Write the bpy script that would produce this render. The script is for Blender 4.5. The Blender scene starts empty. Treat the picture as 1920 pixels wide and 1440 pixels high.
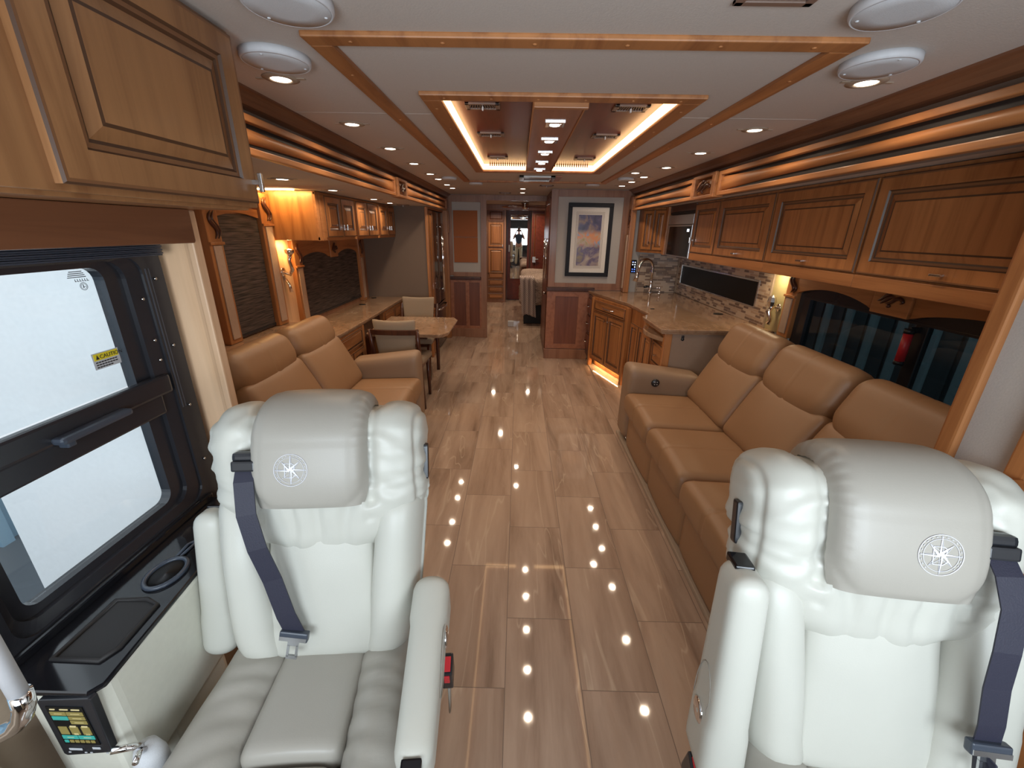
import bpy, bmesh, math, random
from math import sin, cos, pi, radians, sqrt, exp
from mathutils import Vector, Matrix, noise
from mathutils.bvhtree import BVHTree

S = bpy.context.scene
COL = S.collection
random.seed(7)

# ------------------------------------------------------------------ camera, world, exposure
cam_d = bpy.data.cameras.new('camera')
cam = bpy.data.objects.new('camera', cam_d)
COL.objects.link(cam)
S.camera = cam
cam_d.sensor_width = 36.0
cam_d.lens = 781.0 / 1920 * 36.0
cam_d.clip_start = 0.02
_p, _y, _r = radians(20.25), radians(0.56), radians(1.0)
_f = Vector((-sin(_y) * cos(_p), cos(_y) * cos(_p), -sin(_p)))
_rt = Vector((cos(_y), sin(_y), 0))
_up = _rt.cross(_f)
_r2 = _rt * cos(_r) + _up * sin(_r)
_u2 = _up * cos(_r) - _rt * sin(_r)
cam.matrix_world = Matrix(((_r2.x, _u2.x, -_f.x, 0), (_r2.y, _u2.y, -_f.y, 0), (_r2.z, _u2.z, -_f.z, 1.65), (0, 0, 0, 1)))

W = bpy.data.worlds.new('daylight')
S.world = W
W.use_nodes = True
W.node_tree.nodes['Background'].inputs[0].default_value = (0.87, 0.935, 1.0, 1)
W.node_tree.nodes['Background'].inputs[1].default_value = 2.2

S.view_settings.view_transform = 'Standard'
S.view_settings.look = 'None'
S.view_settings.exposure = 0.0
S.view_settings.gamma = 1.0
S.view_settings.use_curve_mapping = False
S.cycles.use_denoising = True
S.cycles.sample_clamp_indirect = 4.0
S.cycles.max_bounces = 8
S.cycles.diffuse_bounces = 4
S.cycles.glossy_bounces = 4
S.cycles.caustics_reflective = False
S.cycles.caustics_refractive = False

SPOT_W = 1.5        # each ceiling downlight
WARM = (1.0, 0.79, 0.58)

def area(name, loc, rot, sx, sy, power, color, shape='RECTANGLE', parent=None, spread=None):
    d = bpy.data.lights.new(name, 'AREA')
    d.shape = shape
    d.size = sx
    if shape in ('RECTANGLE', 'ELLIPSE'):
        d.size_y = sy
    d.energy = power
    d.color = color
    if spread:
        d.spread = spread
    o = bpy.data.objects.new(name, d)
    COL.objects.link(o)
    o.location = loc
    o.rotation_euler = rot
    if parent:
        o.parent = parent
        o.location = Vector(loc) - parent.location
    return o

# daylight through the windshield behind the camera, and beside the cab outside
area('windshield_daylight', (0.15, -0.72, 1.36), (radians(91), 0, 0), 2.2, 0.74, 60, (0.80, 0.91, 1.0))

# ------------------------------------------------------------------ materials
MATS = {}

def new_mat(name):
    m = bpy.data.materials.new(name)
    m.use_nodes = True
    nt = m.node_tree
    b = nt.nodes['Principled BSDF']
    return m, nt, b

def setp(b, color=None, rough=None, metal=None, coat=None, spec=None, coat_rough=None, sheen=None):
    if color is not None:
        b.inputs['Base Color'].default_value = (*color, 1)
    if rough is not None:
        b.inputs['Roughness'].default_value = rough
    if metal is not None:
        b.inputs['Metallic'].default_value = metal
    if coat is not None:
        b.inputs['Coat Weight'].default_value = coat
    if coat_rough is not None:
        b.inputs['Coat Roughness'].default_value = coat_rough
    if spec is not None:
        b.inputs['Specular IOR Level'].default_value = spec
    if sheen is not None:
        b.inputs['Sheen Weight'].default_value = sheen

def N(nt, t, **kw):
    n = nt.nodes.new(t)
    for k, v in kw.items():
        setattr(n, k, v)
    return n

def coords(nt, scale=(1, 1, 1), rot=(0, 0, 0), loc=(0, 0, 0), kind='Object'):
    tc = N(nt, 'ShaderNodeTexCoord')
    mp = N(nt, 'ShaderNodeMapping')
    mp.inputs['Scale'].default_value = scale
    mp.inputs['Rotation'].default_value = rot
    mp.inputs['Location'].default_value = loc
    nt.links.new(tc.outputs[kind], mp.inputs[0])
    return mp.outputs[0]

def noise_tex(nt, vec, scale=1.0, detail=4, rough=0.55, dist=0.0):
    n = N(nt, 'ShaderNodeTexNoise')
    n.inputs['Scale'].default_value = scale
    n.inputs['Detail'].default_value = detail
    n.inputs['Roughness'].default_value = rough
    n.inputs['Distortion'].default_value = dist
    nt.links.new(vec, n.inputs['Vector'])
    return n.outputs['Fac']

def ramp(nt, fac, stops):
    r = N(nt, 'ShaderNodeValToRGB')
    e = r.color_ramp.elements
    while len(e) < len(stops):
        e.new(0.5)
    for i, (p, c) in enumerate(stops):
        e[i].position = p
        e[i].color = (*c, 1)
    nt.links.new(fac, r.inputs[0])
    return r.outputs[0]

def mixc(nt, fac, a, b, mode='MIX'):
    m = N(nt, 'ShaderNodeMix', data_type='RGBA', blend_type=mode)
    if isinstance(fac, float):
        m.inputs[0].default_value = fac
    else:
        nt.links.new(fac, m.inputs[0])
    for i, v in ((6, a), (7, b)):
        if isinstance(v, tuple):
            m.inputs[i].default_value = (*v, 1)
        else:
            nt.links.new(v, m.inputs[i])
    return m.outputs[2]

def bump(nt, b, height, strength=0.2, dist=0.01):
    n = N(nt, 'ShaderNodeBump')
    n.inputs['Strength'].default_value = strength
    n.inputs['Distance'].default_value = dist
    nt.links.new(height, n.inputs['Height'])
    nt.links.new(n.outputs[0], b.inputs['Normal'])

def plain(name, color, rough=0.5, metal=0.0, coat=0.0, spec=0.5, grain=0.0, gscale=60):
    m, nt, b = new_mat(name)
    setp(b, color, rough, metal, coat, spec)
    f = noise_tex(nt, coords(nt), gscale, 3)
    k = 0.06 + grain
    c = mixc(nt, f, tuple(x * (1 - k) for x in color), tuple(min(1, x * (1 + k)) for x in color))
    nt.links.new(c, b.inputs['Base Color'])
    if grain:
        bump(nt, b, f, 0.25, 0.002)
    MATS[name] = m
    return m

def emit(name, color, strength):
    m, nt, b = new_mat(name)
    setp(b, (0.02, 0.02, 0.02), 0.5)
    b.inputs['Emission Color'].default_value = (*color, 1)
    b.inputs['Emission Strength'].default_value = strength
    MATS[name] = m
    return m

def wood(name, light, dark, axis='z', rough=0.40, coat=0.12, plank=0.11, sc=1.0):
    m, nt, b = new_mat(name)
    setp(b, light, rough, 0, coat, 0.5, 0.15)
    ai = 'xyz'.index(axis)
    s = [16.0 * sc] * 3
    s[ai] = 1.1 * sc
    v = coords(nt, tuple(s))
    f = noise_tex(nt, v, 1.0, 5, 0.6, 0.7)
    s2 = [90.0] * 3
    s2[ai] = 2.5
    f2 = noise_tex(nt, coords(nt, tuple(s2)), 1.0, 2, 0.5)
    base = ramp(nt, f, [(0.3, dark), (0.52, light), (0.75, tuple(min(1, x * 1.18) for x in light))])
    fine = mixc(nt, 0.16, base, mixc(nt, f2, tuple(x * 0.55 for x in dark), light))
    # glued-up boards of slightly different tone
    tc = N(nt, 'ShaderNodeTexCoord')
    sp = N(nt, 'ShaderNodeSeparateXYZ')
    nt.links.new(tc.outputs['Object'], sp.inputs[0])
    wn = N(nt, 'ShaderNodeTexWhiteNoise', noise_dimensions='3D')
    cb = N(nt, 'ShaderNodeCombineXYZ')
    for i in range(3):
        if i == ai:
            continue
        q = N(nt, 'ShaderNodeMath', operation='MULTIPLY')
        q.inputs[1].default_value = 1 / plank
        nt.links.new(sp.outputs[i], q.inputs[0])
        fl = N(nt, 'ShaderNodeMath', operation='FLOOR')
        nt.links.new(q.outputs[0], fl.inputs[0])
        nt.links.new(fl.outputs[0], cb.inputs[i])
    nt.links.new(cb.outputs[0], wn.inputs['Vector'])
    tone = ramp(nt, wn.outputs['Value'], [(0, (0.84, 0.80, 0.76)), (1, (1.08, 1.06, 1.02))])
    out = mixc(nt, 1.0, fine, tone, 'MULTIPLY')
    nt.links.new(out, b.inputs['Base Color'])
    bump(nt, b, f2, 0.06, 0.001)
    MATS[name] = m
    return m

WL, WD = (0.43, 0.182, 0.064), (0.25, 0.088, 0.028)
for ax in 'xyz':
    wood('wood_' + ax, WL, WD, ax, *((0.5, 0.05) if ax == 'y' else ()))
    wood('maple_' + ax, (0.80, 0.55, 0.36), (0.66, 0.42, 0.25), ax, plank=0.5, sc=0.5)
wood('alder', (0.36, 0.180, 0.078), (0.24, 0.108, 0.045), 'z', plank=0.14)
wood('valance_wood', (0.20, 0.082, 0.040), (0.13, 0.048, 0.024), 'y', plank=2)
wood('red_wood', (0.160, 0.034, 0.018), (0.085, 0.022, 0.013), 'y', rough=0.30, coat=0.0, plank=2)
MATS['red_wood'].node_tree.nodes['Principled BSDF'].inputs['Specular IOR Level'].default_value = 0.25
wood('red_panel', (0.20, 0.068, 0.038), (0.13, 0.038, 0.022), 'z', plank=0.2)
wood('pilaster', (0.34, 0.165, 0.095), (0.23, 0.10, 0.055), 'z', plank=2)
wood('dark_wood', (0.085, 0.028, 0.016), (0.04, 0.012, 0.008), 'z', rough=0.3, plank=2)
wood('beam_wood', (0.36, 0.15, 0.085), (0.25, 0.09, 0.05), 'y', rough=0.35, coat=0.1, plank=2)
wood('crown_wood', (0.20, 0.085, 0.042), (0.12, 0.046, 0.024), 'y', rough=0.4, coat=0.0, plank=2)
plain('glaze', (0.075, 0.035, 0.018), 0.4)
plain('glaze_soft', (0.20, 0.09, 0.04), 0.4)
plain('ceiling', (0.52, 0.47, 0.43), 0.75, grain=0.03, gscale=220)
plain('wall_vinyl', (0.40, 0.35, 0.31), 0.8, grain=0.05, gscale=150)
plain('wall_gray', (0.46, 0.43, 0.40), 0.8, grain=0.05, gscale=180)
plain('laminate_brown', (0.30, 0.205, 0.145), 0.5)
plain('rib_gray', (0.36, 0.43, 0.46), 0.6)
plain('taupe_fabric', (0.175, 0.125, 0.095), 0.85, grain=0.08, gscale=260)
plain('padded_insert', (0.42, 0.29, 0.21), 0.75, grain=0.05)
plain('black_plastic', (0.016, 0.017, 0.021), 0.28)
plain('black_gloss', (0.008, 0.008, 0.010), 0.09, coat=0.0)
plain('frame_black', (0.022, 0.022, 0.026), 0.22)
plain('dark_seal', (0.045, 0.055, 0.075), 0.3)
plain('chrome', (0.85, 0.85, 0.86), 0.08, 1.0)
plain('nickel', (0.62, 0.60, 0.58), 0.22, 1.0)
plain('steel', (0.55, 0.55, 0.56), 0.3, 1.0)
plain('black_steel', (0.16, 0.135, 0.115), 0.18, 0.9)
plain('white_plastic', (0.58, 0.58, 0.60), 0.6)
plain('grille_cloth', (0.56, 0.57, 0.59), 0.75, grain=0.08, gscale=500)
plain('cork', (0.36, 0.12, 0.045), 0.9, grain=0.12, gscale=300)
plain('vent_brown', (0.19, 0.12, 0.09), 0.35)
plain('vent_dark', (0.012, 0.010, 0.010), 0.6)
plain('seat_fabric', (0.31, 0.235, 0.165), 0.85, grain=0.12, gscale=400)
plain('belt', (0.018, 0.018, 0.035), 0.55, grain=0.05, gscale=300)
plain('belt_metal', (0.6, 0.62, 0.65), 0.25, 1.0)
plain('red_plastic', (0.55, 0.03, 0.04), 0.35)
plain('embroidery', (0.72, 0.73, 0.80), 0.5)
plain('white_paint', (0.80, 0.79, 0.78), 0.35)
plain('garage_blue', (0.30, 0.46, 0.58), 0.5)
plain('garage_dark', (0.10, 0.11, 0.12), 0.8)
plain('tan_trim', (0.35, 0.27, 0.20), 0.6)
plain('gray_mat', (0.10, 0.09, 0.09), 0.9)
plain('grommet', (0.012, 0.012, 0.012), 0.4)
plain('cream_plastic', (0.70, 0.69, 0.60), 0.45)
plain('label_yellow', (0.75, 0.62, 0.03), 0.5)
plain('label_gray', (0.50, 0.52, 0.55), 0.5)
plain('ink', (0.02, 0.02, 0.02), 0.6)
plain('screen_dark', (0.008, 0.008, 0.008), 0.35, spec=0.15)
plain('skin', (0.42, 0.22, 0.15), 0.6)
plain('navy_cloth', (0.03, 0.045, 0.075), 0.85)
plain('khaki_cloth', (0.48, 0.40, 0.28), 0.85)
plain('hair', (0.03, 0.02, 0.015), 0.7)
plain('white_mat', (0.80, 0.76, 0.70), 0.8)
plain('picture_black', (0.010, 0.010, 0.014), 0.5, spec=0.25)
plain('sconce_glass', (0.75, 0.55, 0.25), 0.3)
emit('led', (1.0, 0.60, 0.28), 5.0)
emit('puck', (1.0, 0.86, 0.70), 14.0)
emit('screen_teal', (0.03, 0.45, 0.40), 0.8)
emit('screen_olive', (0.30, 0.25, 0.06), 0.8)
emit('screen_cream', (0.85, 0.75, 0.40), 0.8)
emit('icon_blue', (0.10, 0.20, 1.0), 3.0)
emit('icon_white', (0.7, 0.8, 1.0), 3.0)
emit('kick_led', (1.0, 0.62, 0.28), 1.6)
plain('dark_glass', (0.010, 0.010, 0.012), 0.12, spec=0.12)
plain('gold_panel', (0.42, 0.35, 0.18), 0.3)
emit('warm_bulb', (1.0, 0.70, 0.35), 12.0)

def leather(name, c, rough=0.42, wr=0.0, wscale=9.0, coat=0.0):
    m, nt, b = new_mat(name)
    setp(b, c, rough, 0, coat, 0.5)
    f = noise_tex(nt, coords(nt), 320, 2, 0.5)
    g = noise_tex(nt, coords(nt), 3.5, 3, 0.5)
    cc = mixc(nt, g, tuple(x * 0.93 for x in c), tuple(min(1, x * 1.05) for x in c))
    nt.links.new(cc, b.inputs['Base Color'])
    bump(nt, b, f, 0.12, 0.0012)
    MATS[name] = m
    return m
leather('cream_leather', (0.525, 0.52, 0.465))
leather('gray_leather', (0.345, 0.322, 0.282))
leather('tan_leather', (0.285, 0.158, 0.080), 0.45)
leather('tan_leather_arm', (0.27, 0.175, 0.112), 0.5)

def ridged(name):
    """pleated night shade: fine horizontal crinkles with a woven dash pattern"""
    m, nt, b = new_mat(name)
    setp(b, (0.09, 0.065, 0.055), 0.8)
    v = coords(nt, (1, 5.5, 120))
    f = noise_tex(nt, v, 1.0, 2, 0.5, 0.0)
    c = ramp(nt, f, [(0.35, (0.016, 0.012, 0.011)), (0.55, (0.070, 0.050, 0.043)), (0.75, (0.115, 0.083, 0.070))])
    nt.links.new(c, b.inputs['Base Color'])
    bump(nt, b, f, 0.6, 0.004)
    MATS[name] = m
ridged('shade_fabric')

def floor_tiles():
    m, nt, b = new_mat('floor_tile')
    setp(b, rough=0.045, spec=0.55)
    tc = N(nt, 'ShaderNodeTexCoord')
    sp = N(nt, 'ShaderNodeSeparateXYZ')
    nt.links.new(tc.outputs['Object'], sp.inputs[0])
    ax = N(nt, 'ShaderNodeMath', operation='ADD'); ax.inputs[1].default_value = 0.018 + 2.95
    ay = N(nt, 'ShaderNodeMath', operation='ADD'); ay.inputs[1].default_value = -1.096 + 6.2
    nt.links.new(sp.outputs[0], ax.inputs[0]); nt.links.new(sp.outputs[1], ay.inputs[0])
    cb = N(nt, 'ShaderNodeCombineXYZ')
    nt.links.new(ay.outputs[0], cb.inputs[0]); nt.links.new(ax.outputs[0], cb.inputs[1])
    br = N(nt, 'ShaderNodeTexBrick')
    br.offset = 0.5
    br.inputs['Scale'].default_value = 1.0
    br.inputs['Brick Width'].default_value = 0.62
    br.inputs['Row Height'].default_value = 0.295
    br.inputs['Mortar Size'].default_value = 0.0016
    br.inputs['Mortar Smooth'].default_value = 0.0
    br.inputs['Bias'].default_value = 0.0
    br.inputs['Color1'].default_value = (0, 0, 0, 1)
    br.inputs['Color2'].default_value = (1, 1, 1, 1)
    br.inputs['Mortar'].default_value = (0.5, 0.5, 0.5, 1)
    nt.links.new(cb.outputs[0], br.inputs['Vector'])
    # random shift of the veining from tile to tile
    sc = N(nt, 'ShaderNodeVectorMath', operation='MULTIPLY_ADD')
    sc.inputs[1].default_value = (7.3, 11.7, 5.1)
    nt.links.new(br.outputs['Color'], sc.inputs[0])
    nt.links.new(tc.outputs['Object'], sc.inputs[2])
    rot = N(nt, 'ShaderNodeMapping')
    rot.inputs['Rotation'].default_value = (0, 0, radians(13))
    rot.inputs['Scale'].default_value = (6.5, 0.75, 1)
    nt.links.new(sc.outputs[0], rot.inputs[0])
    f = noise_tex(nt, rot.outputs[0], 1.0, 7, 0.6, 0.45)
    base = ramp(nt, f, [(0.28, (0.21, 0.140, 0.100)), (0.43, (0.35, 0.245, 0.180)), (0.56, (0.43, 0.31, 0.232)), (0.75, (0.50, 0.372, 0.278))])
    rot2 = N(nt, 'ShaderNodeMapping')
    rot2.inputs['Rotation'].default_value = (0, 0, radians(20))
    rot2.inputs['Scale'].default_value = (3.2, 0.45, 1)
    nt.links.new(sc.outputs[0], rot2.inputs[0])
    g = noise_tex(nt, rot2.outputs[0], 1.3, 3, 0.5, 0.35)
    ab = N(nt, 'ShaderNodeMath', operation='SUBTRACT'); ab.inputs[1].default_value = 0.5
    nt.links.new(g, ab.inputs[0])
    ab2 = N(nt, 'ShaderNodeMath', operation='ABSOLUTE'); nt.links.new(ab.outputs[0], ab2.inputs[0])
    vein = ramp(nt, ab2.outputs[0], [(0.0, (0.55, 0.55, 0.55)), (0.007, (0, 0, 0))])
    c2 = mixc(nt, vein, base, (0.56, 0.44, 0.33))
    grout = mixc(nt, br.outputs['Fac'], c2, (0.17, 0.115, 0.085))
    nt.links.new(grout, b.inputs['Base Color'])
    rr = N(nt, 'ShaderNodeMix', data_type='FLOAT')
    rr.inputs[2].default_value = 0.045; rr.inputs[3].default_value = 0.6
    nt.links.new(br.outputs['Fac'], rr.inputs[0]); nt.links.new(rr.outputs[0], b.inputs['Roughness'])
    MATS['floor_tile'] = m
floor_tiles()

def stone():
    m, nt, b = new_mat('countertop')
    setp(b, rough=0.10, coat=0.3)
    v = coords(nt, (6, 3.5, 6), (0, 0, 0.6))
    f = noise_tex(nt, v, 1.6, 7, 0.65, 1.5)
    c = ramp(nt, f, [(0.3, (0.24, 0.14, 0.085)), (0.46, (0.33, 0.205, 0.125)), (0.62, (0.39, 0.25, 0.16)), (0.78, (0.55, 0.42, 0.30))])
    nt.links.new(c, b.inputs['Base Color'])
    MATS['countertop'] = m
stone()

def mosaic(name, order):
    m, nt, b = new_mat(name)
    setp(b, rough=0.22)
    tc = N(nt, 'ShaderNodeTexCoord')
    sp = N(nt, 'ShaderNodeSeparateXYZ'); nt.links.new(tc.outputs['Object'], sp.inputs[0])
    cb = N(nt, 'ShaderNodeCombineXYZ')
    nt.links.new(sp.outputs[order], cb.inputs[0]); nt.links.new(sp.outputs[2], cb.inputs[1])
    br = N(nt, 'ShaderNodeTexBrick')
    br.offset = 0.37; br.offset_frequency = 3; br.squash = 0.6; br.squash_frequency = 2
    br.inputs['Scale'].default_value = 1.0
    br.inputs['Brick Width'].default_value = 0.135
    br.inputs['Row Height'].default_value = 0.0215
    br.inputs['Mortar Size'].default_value = 0.0012
    br.inputs['Bias'].default_value = 0.0
    br.inputs['Color1'].default_value = (0, 0, 0, 1); br.inputs['Color2'].default_value = (1, 1, 1, 1)
    br.inputs['Mortar'].default_value = (0.5, 0.5, 0.5, 1)
    nt.links.new(cb.outputs[0], br.inputs['Vector'])
    c = ramp(nt, br.outputs['Color'], [(0.0, (0.19, 0.125, 0.095)), (0.28, (0.25, 0.17, 0.13)), (0.34, (0.56, 0.43, 0.32)), (0.7, (0.44, 0.31, 0.22)), (1.0, (0.66, 0.53, 0.41))])
    r = [n for n in nt.nodes if n.type == 'VALTORGB'][-1]
    r.color_ramp.interpolation = 'CONSTANT'
    out = mixc(nt, br.outputs['Fac'], c, (0.55, 0.47, 0.38))
    nt.links.new(out, b.inputs['Base Color'])
    MATS[name] = m
mosaic('mosaic_y', 1)
mosaic('mosaic_x', 0)

def glass(name, tint, refl=0.06):
    m, nt, b = new_mat(name)
    nt.nodes.remove(b)
    t = N(nt, 'ShaderNodeBsdfTransparent'); t.inputs[0].default_value = (*tint, 1)
    g = N(nt, 'ShaderNodeBsdfGlossy'); g.inputs['Roughness'].default_value = 0.02
    lw = N(nt, 'ShaderNodeLayerWeight'); lw.inputs[0].default_value = 0.5
    pw = N(nt, 'ShaderNodeMath', operation='POWER'); pw.inputs[1].default_value = 4.0
    nt.links.new(lw.outputs['Facing'], pw.inputs[0])
    fr = N(nt, 'ShaderNodeMath', operation='MULTIPLY_ADD'); fr.inputs[1].default_value = 0.5; fr.inputs[2].default_value = 0.035
    nt.links.new(pw.outputs[0], fr.inputs[0])
    mx = N(nt, 'ShaderNodeMixShader')
    nt.links.new(fr.outputs[0], mx.inputs[0])
    nt.links.new(t.outputs[0], mx.inputs[1]); nt.links.new(g.outputs[0], mx.inputs[2])
    nt.links.new(mx.outputs[0], nt.nodes['Material Output'].inputs[0])
    MATS[name] = m
glass('clear_glass', (0.93, 0.96, 0.97))
glass('tint_glass', (0.30, 0.36, 0.37))

def mirror_m():
    m, nt, b = new_mat('mirror')
    setp(b, (0.9, 0.9, 0.9), 0.01, 1.0)
    MATS['mirror'] = m
mirror_m()

def art():
    m, nt, b = new_mat('abstract_art')
    setp(b, rough=0.25)
    v = coords(nt, (3.0, 1, 2.6))
    f = noise_tex(nt, v, 2.6, 5, 0.55, 0.6)
    sp = N(nt, 'ShaderNodeSeparateXYZ')
    tc = N(nt, 'ShaderNodeTexCoord'); nt.links.new(tc.outputs['Generated'], sp.inputs[0])
    top = ramp(nt, f, [(0.30, (0.045, 0.04, 0.08)), (0.48, (0.10, 0.08, 0.16)), (0.6, (0.30, 0.20, 0.14)), (0.75, (0.22, 0.25, 0.38))])
    mid = ramp(nt, f, [(0.32, (0.40, 0.26, 0.03)), (0.45, (0.50, 0.40, 0.30)), (0.55, (0.72, 0.27, 0.09)), (0.64, (0.30, 0.40, 0.55)), (0.75, (0.10, 0.08, 0.18))])
    bot = ramp(nt, f, [(0.30, (0.50, 0.42, 0.33)), (0.45, (0.36, 0.28, 0.26)), (0.54, (0.12, 0.09, 0.19)), (0.72, (0.35, 0.26, 0.08))])
    z1 = ramp(nt, sp.outputs[2], [(0.36, (0, 0, 0)), (0.46, (1, 1, 1))])
    z2 = ramp(nt, sp.outputs[2], [(0.62, (0, 0, 0)), (0.72, (1, 1, 1))])
    c = mixc(nt, z2, mixc(nt, z1, bot, mid), top)
    nt.links.new(c, b.inputs['Base Color'])
    MATS['abstract_art'] = m
art()

def checked():
    m, nt, b = new_mat('checked_throw')
    setp(b, rough=0.95)
    ck = N(nt, 'ShaderNodeTexChecker')
    nt.links.new(coords(nt, (1, 0.001, 1)), ck.inputs[0]); ck.inputs['Scale'].default_value = 60
    c = mixc(nt, ck.outputs['Fac'], (0.50, 0.41, 0.34), (0.22, 0.15, 0.15))
    nt.links.new(c, b.inputs['Base Color'])
    MATS['checked_throw'] = m
    m, nt, b = new_mat('fur_throw')
    setp(b, rough=0.95)
    f = noise_tex(nt, coords(nt, (1, 1, 2.0)), 26, 4, 0.6, 2.0)
    c = ramp(nt, f, [(0.35, (0.13, 0.085, 0.07)), (0.55, (0.38, 0.28, 0.22)), (0.7, (0.55, 0.44, 0.36))])
    nt.links.new(c, b.inputs['Base Color']); bump(nt, b, f, 0.6, 0.01)
    MATS['fur_throw'] = m
checked()

# ------------------------------------------------------------------ mesh helpers
class MB:
    def __init__(self):
        self.v = []; self.f = []; self.mi = []; self.sm = []
        self.M = None

    def add(self, verts, faces, mi=0, smooth=False):
        o = len(self.v)
        if self.M is not None:
            verts = [self.M @ Vector(p) for p in verts]
        self.v.extend([tuple(p) for p in verts])
        for k, f in enumerate(faces):
            self.f.append([i + o for i in f])
            self.mi.append(mi[k] if isinstance(mi, list) else mi)
            self.sm.append(smooth)
        return self

    def box(self, x0, x1, y0, y1, z0, z1, bev=0.0, mi=0):
        if x0 > x1: x0, x1 = x1, x0
        if y0 > y1: y0, y1 = y1, y0
        if z0 > z1: z0, z1 = z1, z0
        if bev <= 0 or min(x1 - x0, y1 - y0, z1 - z0) < bev * 2.05:
            vs = [(x, y, z) for x in (x0, x1) for y in (y0, y1) for z in (z0, z1)]
            fs = [(0, 1, 3, 2), (4, 6, 7, 5), (0, 4, 5, 1), (2, 3, 7, 6), (0, 2, 6, 4), (1, 5, 7, 3)]
            return self.add(vs, fs, mi)
        bm = bmesh.new()
        bmesh.ops.create_cube(bm, size=1)
        for v in bm.verts:
            v.co = Vector(((x0 + x1) / 2 + v.co.x * (x1 - x0), (y0 + y1) / 2 + v.co.y * (y1 - y0), (z0 + z1) / 2 + v.co.z * (z1 - z0)))
        bmesh.ops.bevel(bm, geom=bm.edges[:], offset=bev, segments=2, profile=0.6, affect='EDGES')
        return self.addbm(bm, mi)

    def addbm(self, bm, mi=0, smooth=False):
        bm.verts.index_update()
        self.add([v.co.copy() for v in bm.verts], [[v.index for v in f.verts] for f in bm.faces], mi, smooth)
        bm.free()
        return self

    def prism(self, pts, a, b, axis='z', bev=0, mi=0):
        """polygon pts (2D) extruded from a to b along axis; 2D order: z->(x,y), y->(x,z), x->(y,z)"""
        def mk(p, t):
            return {'z': (p[0], p[1], t), 'y': (p[0], t, p[1]), 'x': (t, p[0], p[1])}[axis]
        n = len(pts)
        vs = [mk(p, a) for p in pts] + [mk(p, b) for p in pts]
        fs = [list(range(n))[::-1], list(range(n, 2 * n))] + [[i, (i + 1) % n, n + (i + 1) % n, n + i] for i in range(n)]
        if bev:
            bm = bmesh.new()
            bv = [bm.verts.new(p) for p in vs]
            for f in fs:
                bm.faces.new([bv[i] for i in f])
            bmesh.ops.recalc_face_normals(bm, faces=bm.faces[:])
            bmesh.ops.bevel(bm, geom=bm.edges[:], offset=bev, segments=2, profile=0.6, affect='EDGES')
            return self.addbm(bm, mi)
        return self.add(vs, fs, mi)

    def tube(self, path, r, n=10, caps=True, mi=0, closed=False, flat=1.0):
        P = [Vector(p) for p in path]
        m = len(P)
        rs = r if isinstance(r, (list, tuple)) else [r] * m
        vs, fs = [], []
        up = None
        for i, p in enumerate(P):
            if closed:
                t = (P[(i + 1) % m] - P[i - 1]).normalized()
            else:
                t = (P[min(i + 1, m - 1)] - P[max(i - 1, 0)]).normalized()
            if up is None:
                up = Vector((0, 0, 1)) if abs(t.z) < 0.9 else Vector((1, 0, 0))
            a = t.cross(up).normalized()
            b = a.cross(t).normalized()
            up = b
            for k in range(n):
                th = 2 * pi * k / n
                vs.append(p + (a * cos(th) + b * sin(th) * flat) * rs[i])
        rng = m if closed else m - 1
        for i in range(rng):
            for k in range(n):
                j = (i + 1) % m
                fs.append([i * n + k, i * n + (k + 1) % n, j * n + (k + 1) % n, j * n + k])
        if caps and not closed:
            fs.append([k for k in range(n)][::-1])
            fs.append([(m - 1) * n + k for k in range(n)])
        return self.add(vs, fs, mi, True)

    def lathe(self, prof, c=(0, 0, 0), axis='z', n=28, mi=0, sx=1.0, sy=1.0, smooth=True):
        vs, fs = [], []
        c = Vector(c)
        for (r, h) in prof:
            for k in range(n):
                th = 2 * pi * k / n
                a, b = r * cos(th) * sx, r * sin(th) * sy
                d = {'z': (a, b, h), 'x': (h, a, b), 'y': (a, h, b)}[axis]
                vs.append(c + Vector(d))
        m = len(prof)
        for i in range(m - 1):
            for k in range(n):
                fs.append([i * n + k, i * n + (k + 1) % n, (i + 1) * n + (k + 1) % n, (i + 1) * n + k])
        if prof[0][0] > 1e-6:
            fs.append(list(range(n))[::-1])
        if prof[-1][0] > 1e-6:
            fs.append([(m - 1) * n + k for k in range(n)])
        return self.add(vs, fs, mi, smooth)

    def grid(self, fn, nu, nv, mi=0, smooth=True, closed_u=False):
        vs = [fn(i / nu, j / nv) for j in range(nv + 1) for i in range(nu + (0 if closed_u else 1))]
        w = nu if closed_u else nu + 1
        fs = []
        for j in range(nv):
            for i in range(nu):
                a = j * w + i; b = j * w + (i + 1) % w
                fs.append([a, b, b + w, a + w])
        return self.add(vs, fs, mi, smooth)

    def rings(self, w, h, steps, mats=None, r0=0.0):
        """concentric rectangles in local XZ facing -Y: steps = [(inset, depth)], depth grows towards the viewer"""
        vs, fs, ml = [], [], []
        for (ins, d) in steps:
            for (x, z) in ((ins, ins), (w - ins, ins), (w - ins, h - ins), (ins, h - ins)):
                vs.append((x, -d, z))
        for i in range(len(steps) - 1):
            for k in range(4):
                fs.append([i * 4 + k, i * 4 + (k + 1) % 4, (i + 1) * 4 + (k + 1) % 4, (i + 1) * 4 + k])
                ml.append(mats[i] if mats else 0)
        n = len(steps) - 1
        fs.append([n * 4 + k for k in range(4)]); ml.append(0)
        fs.append([3, 2, 1, 0]); ml.append(0)
        return self.add(vs, fs, ml)

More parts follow.
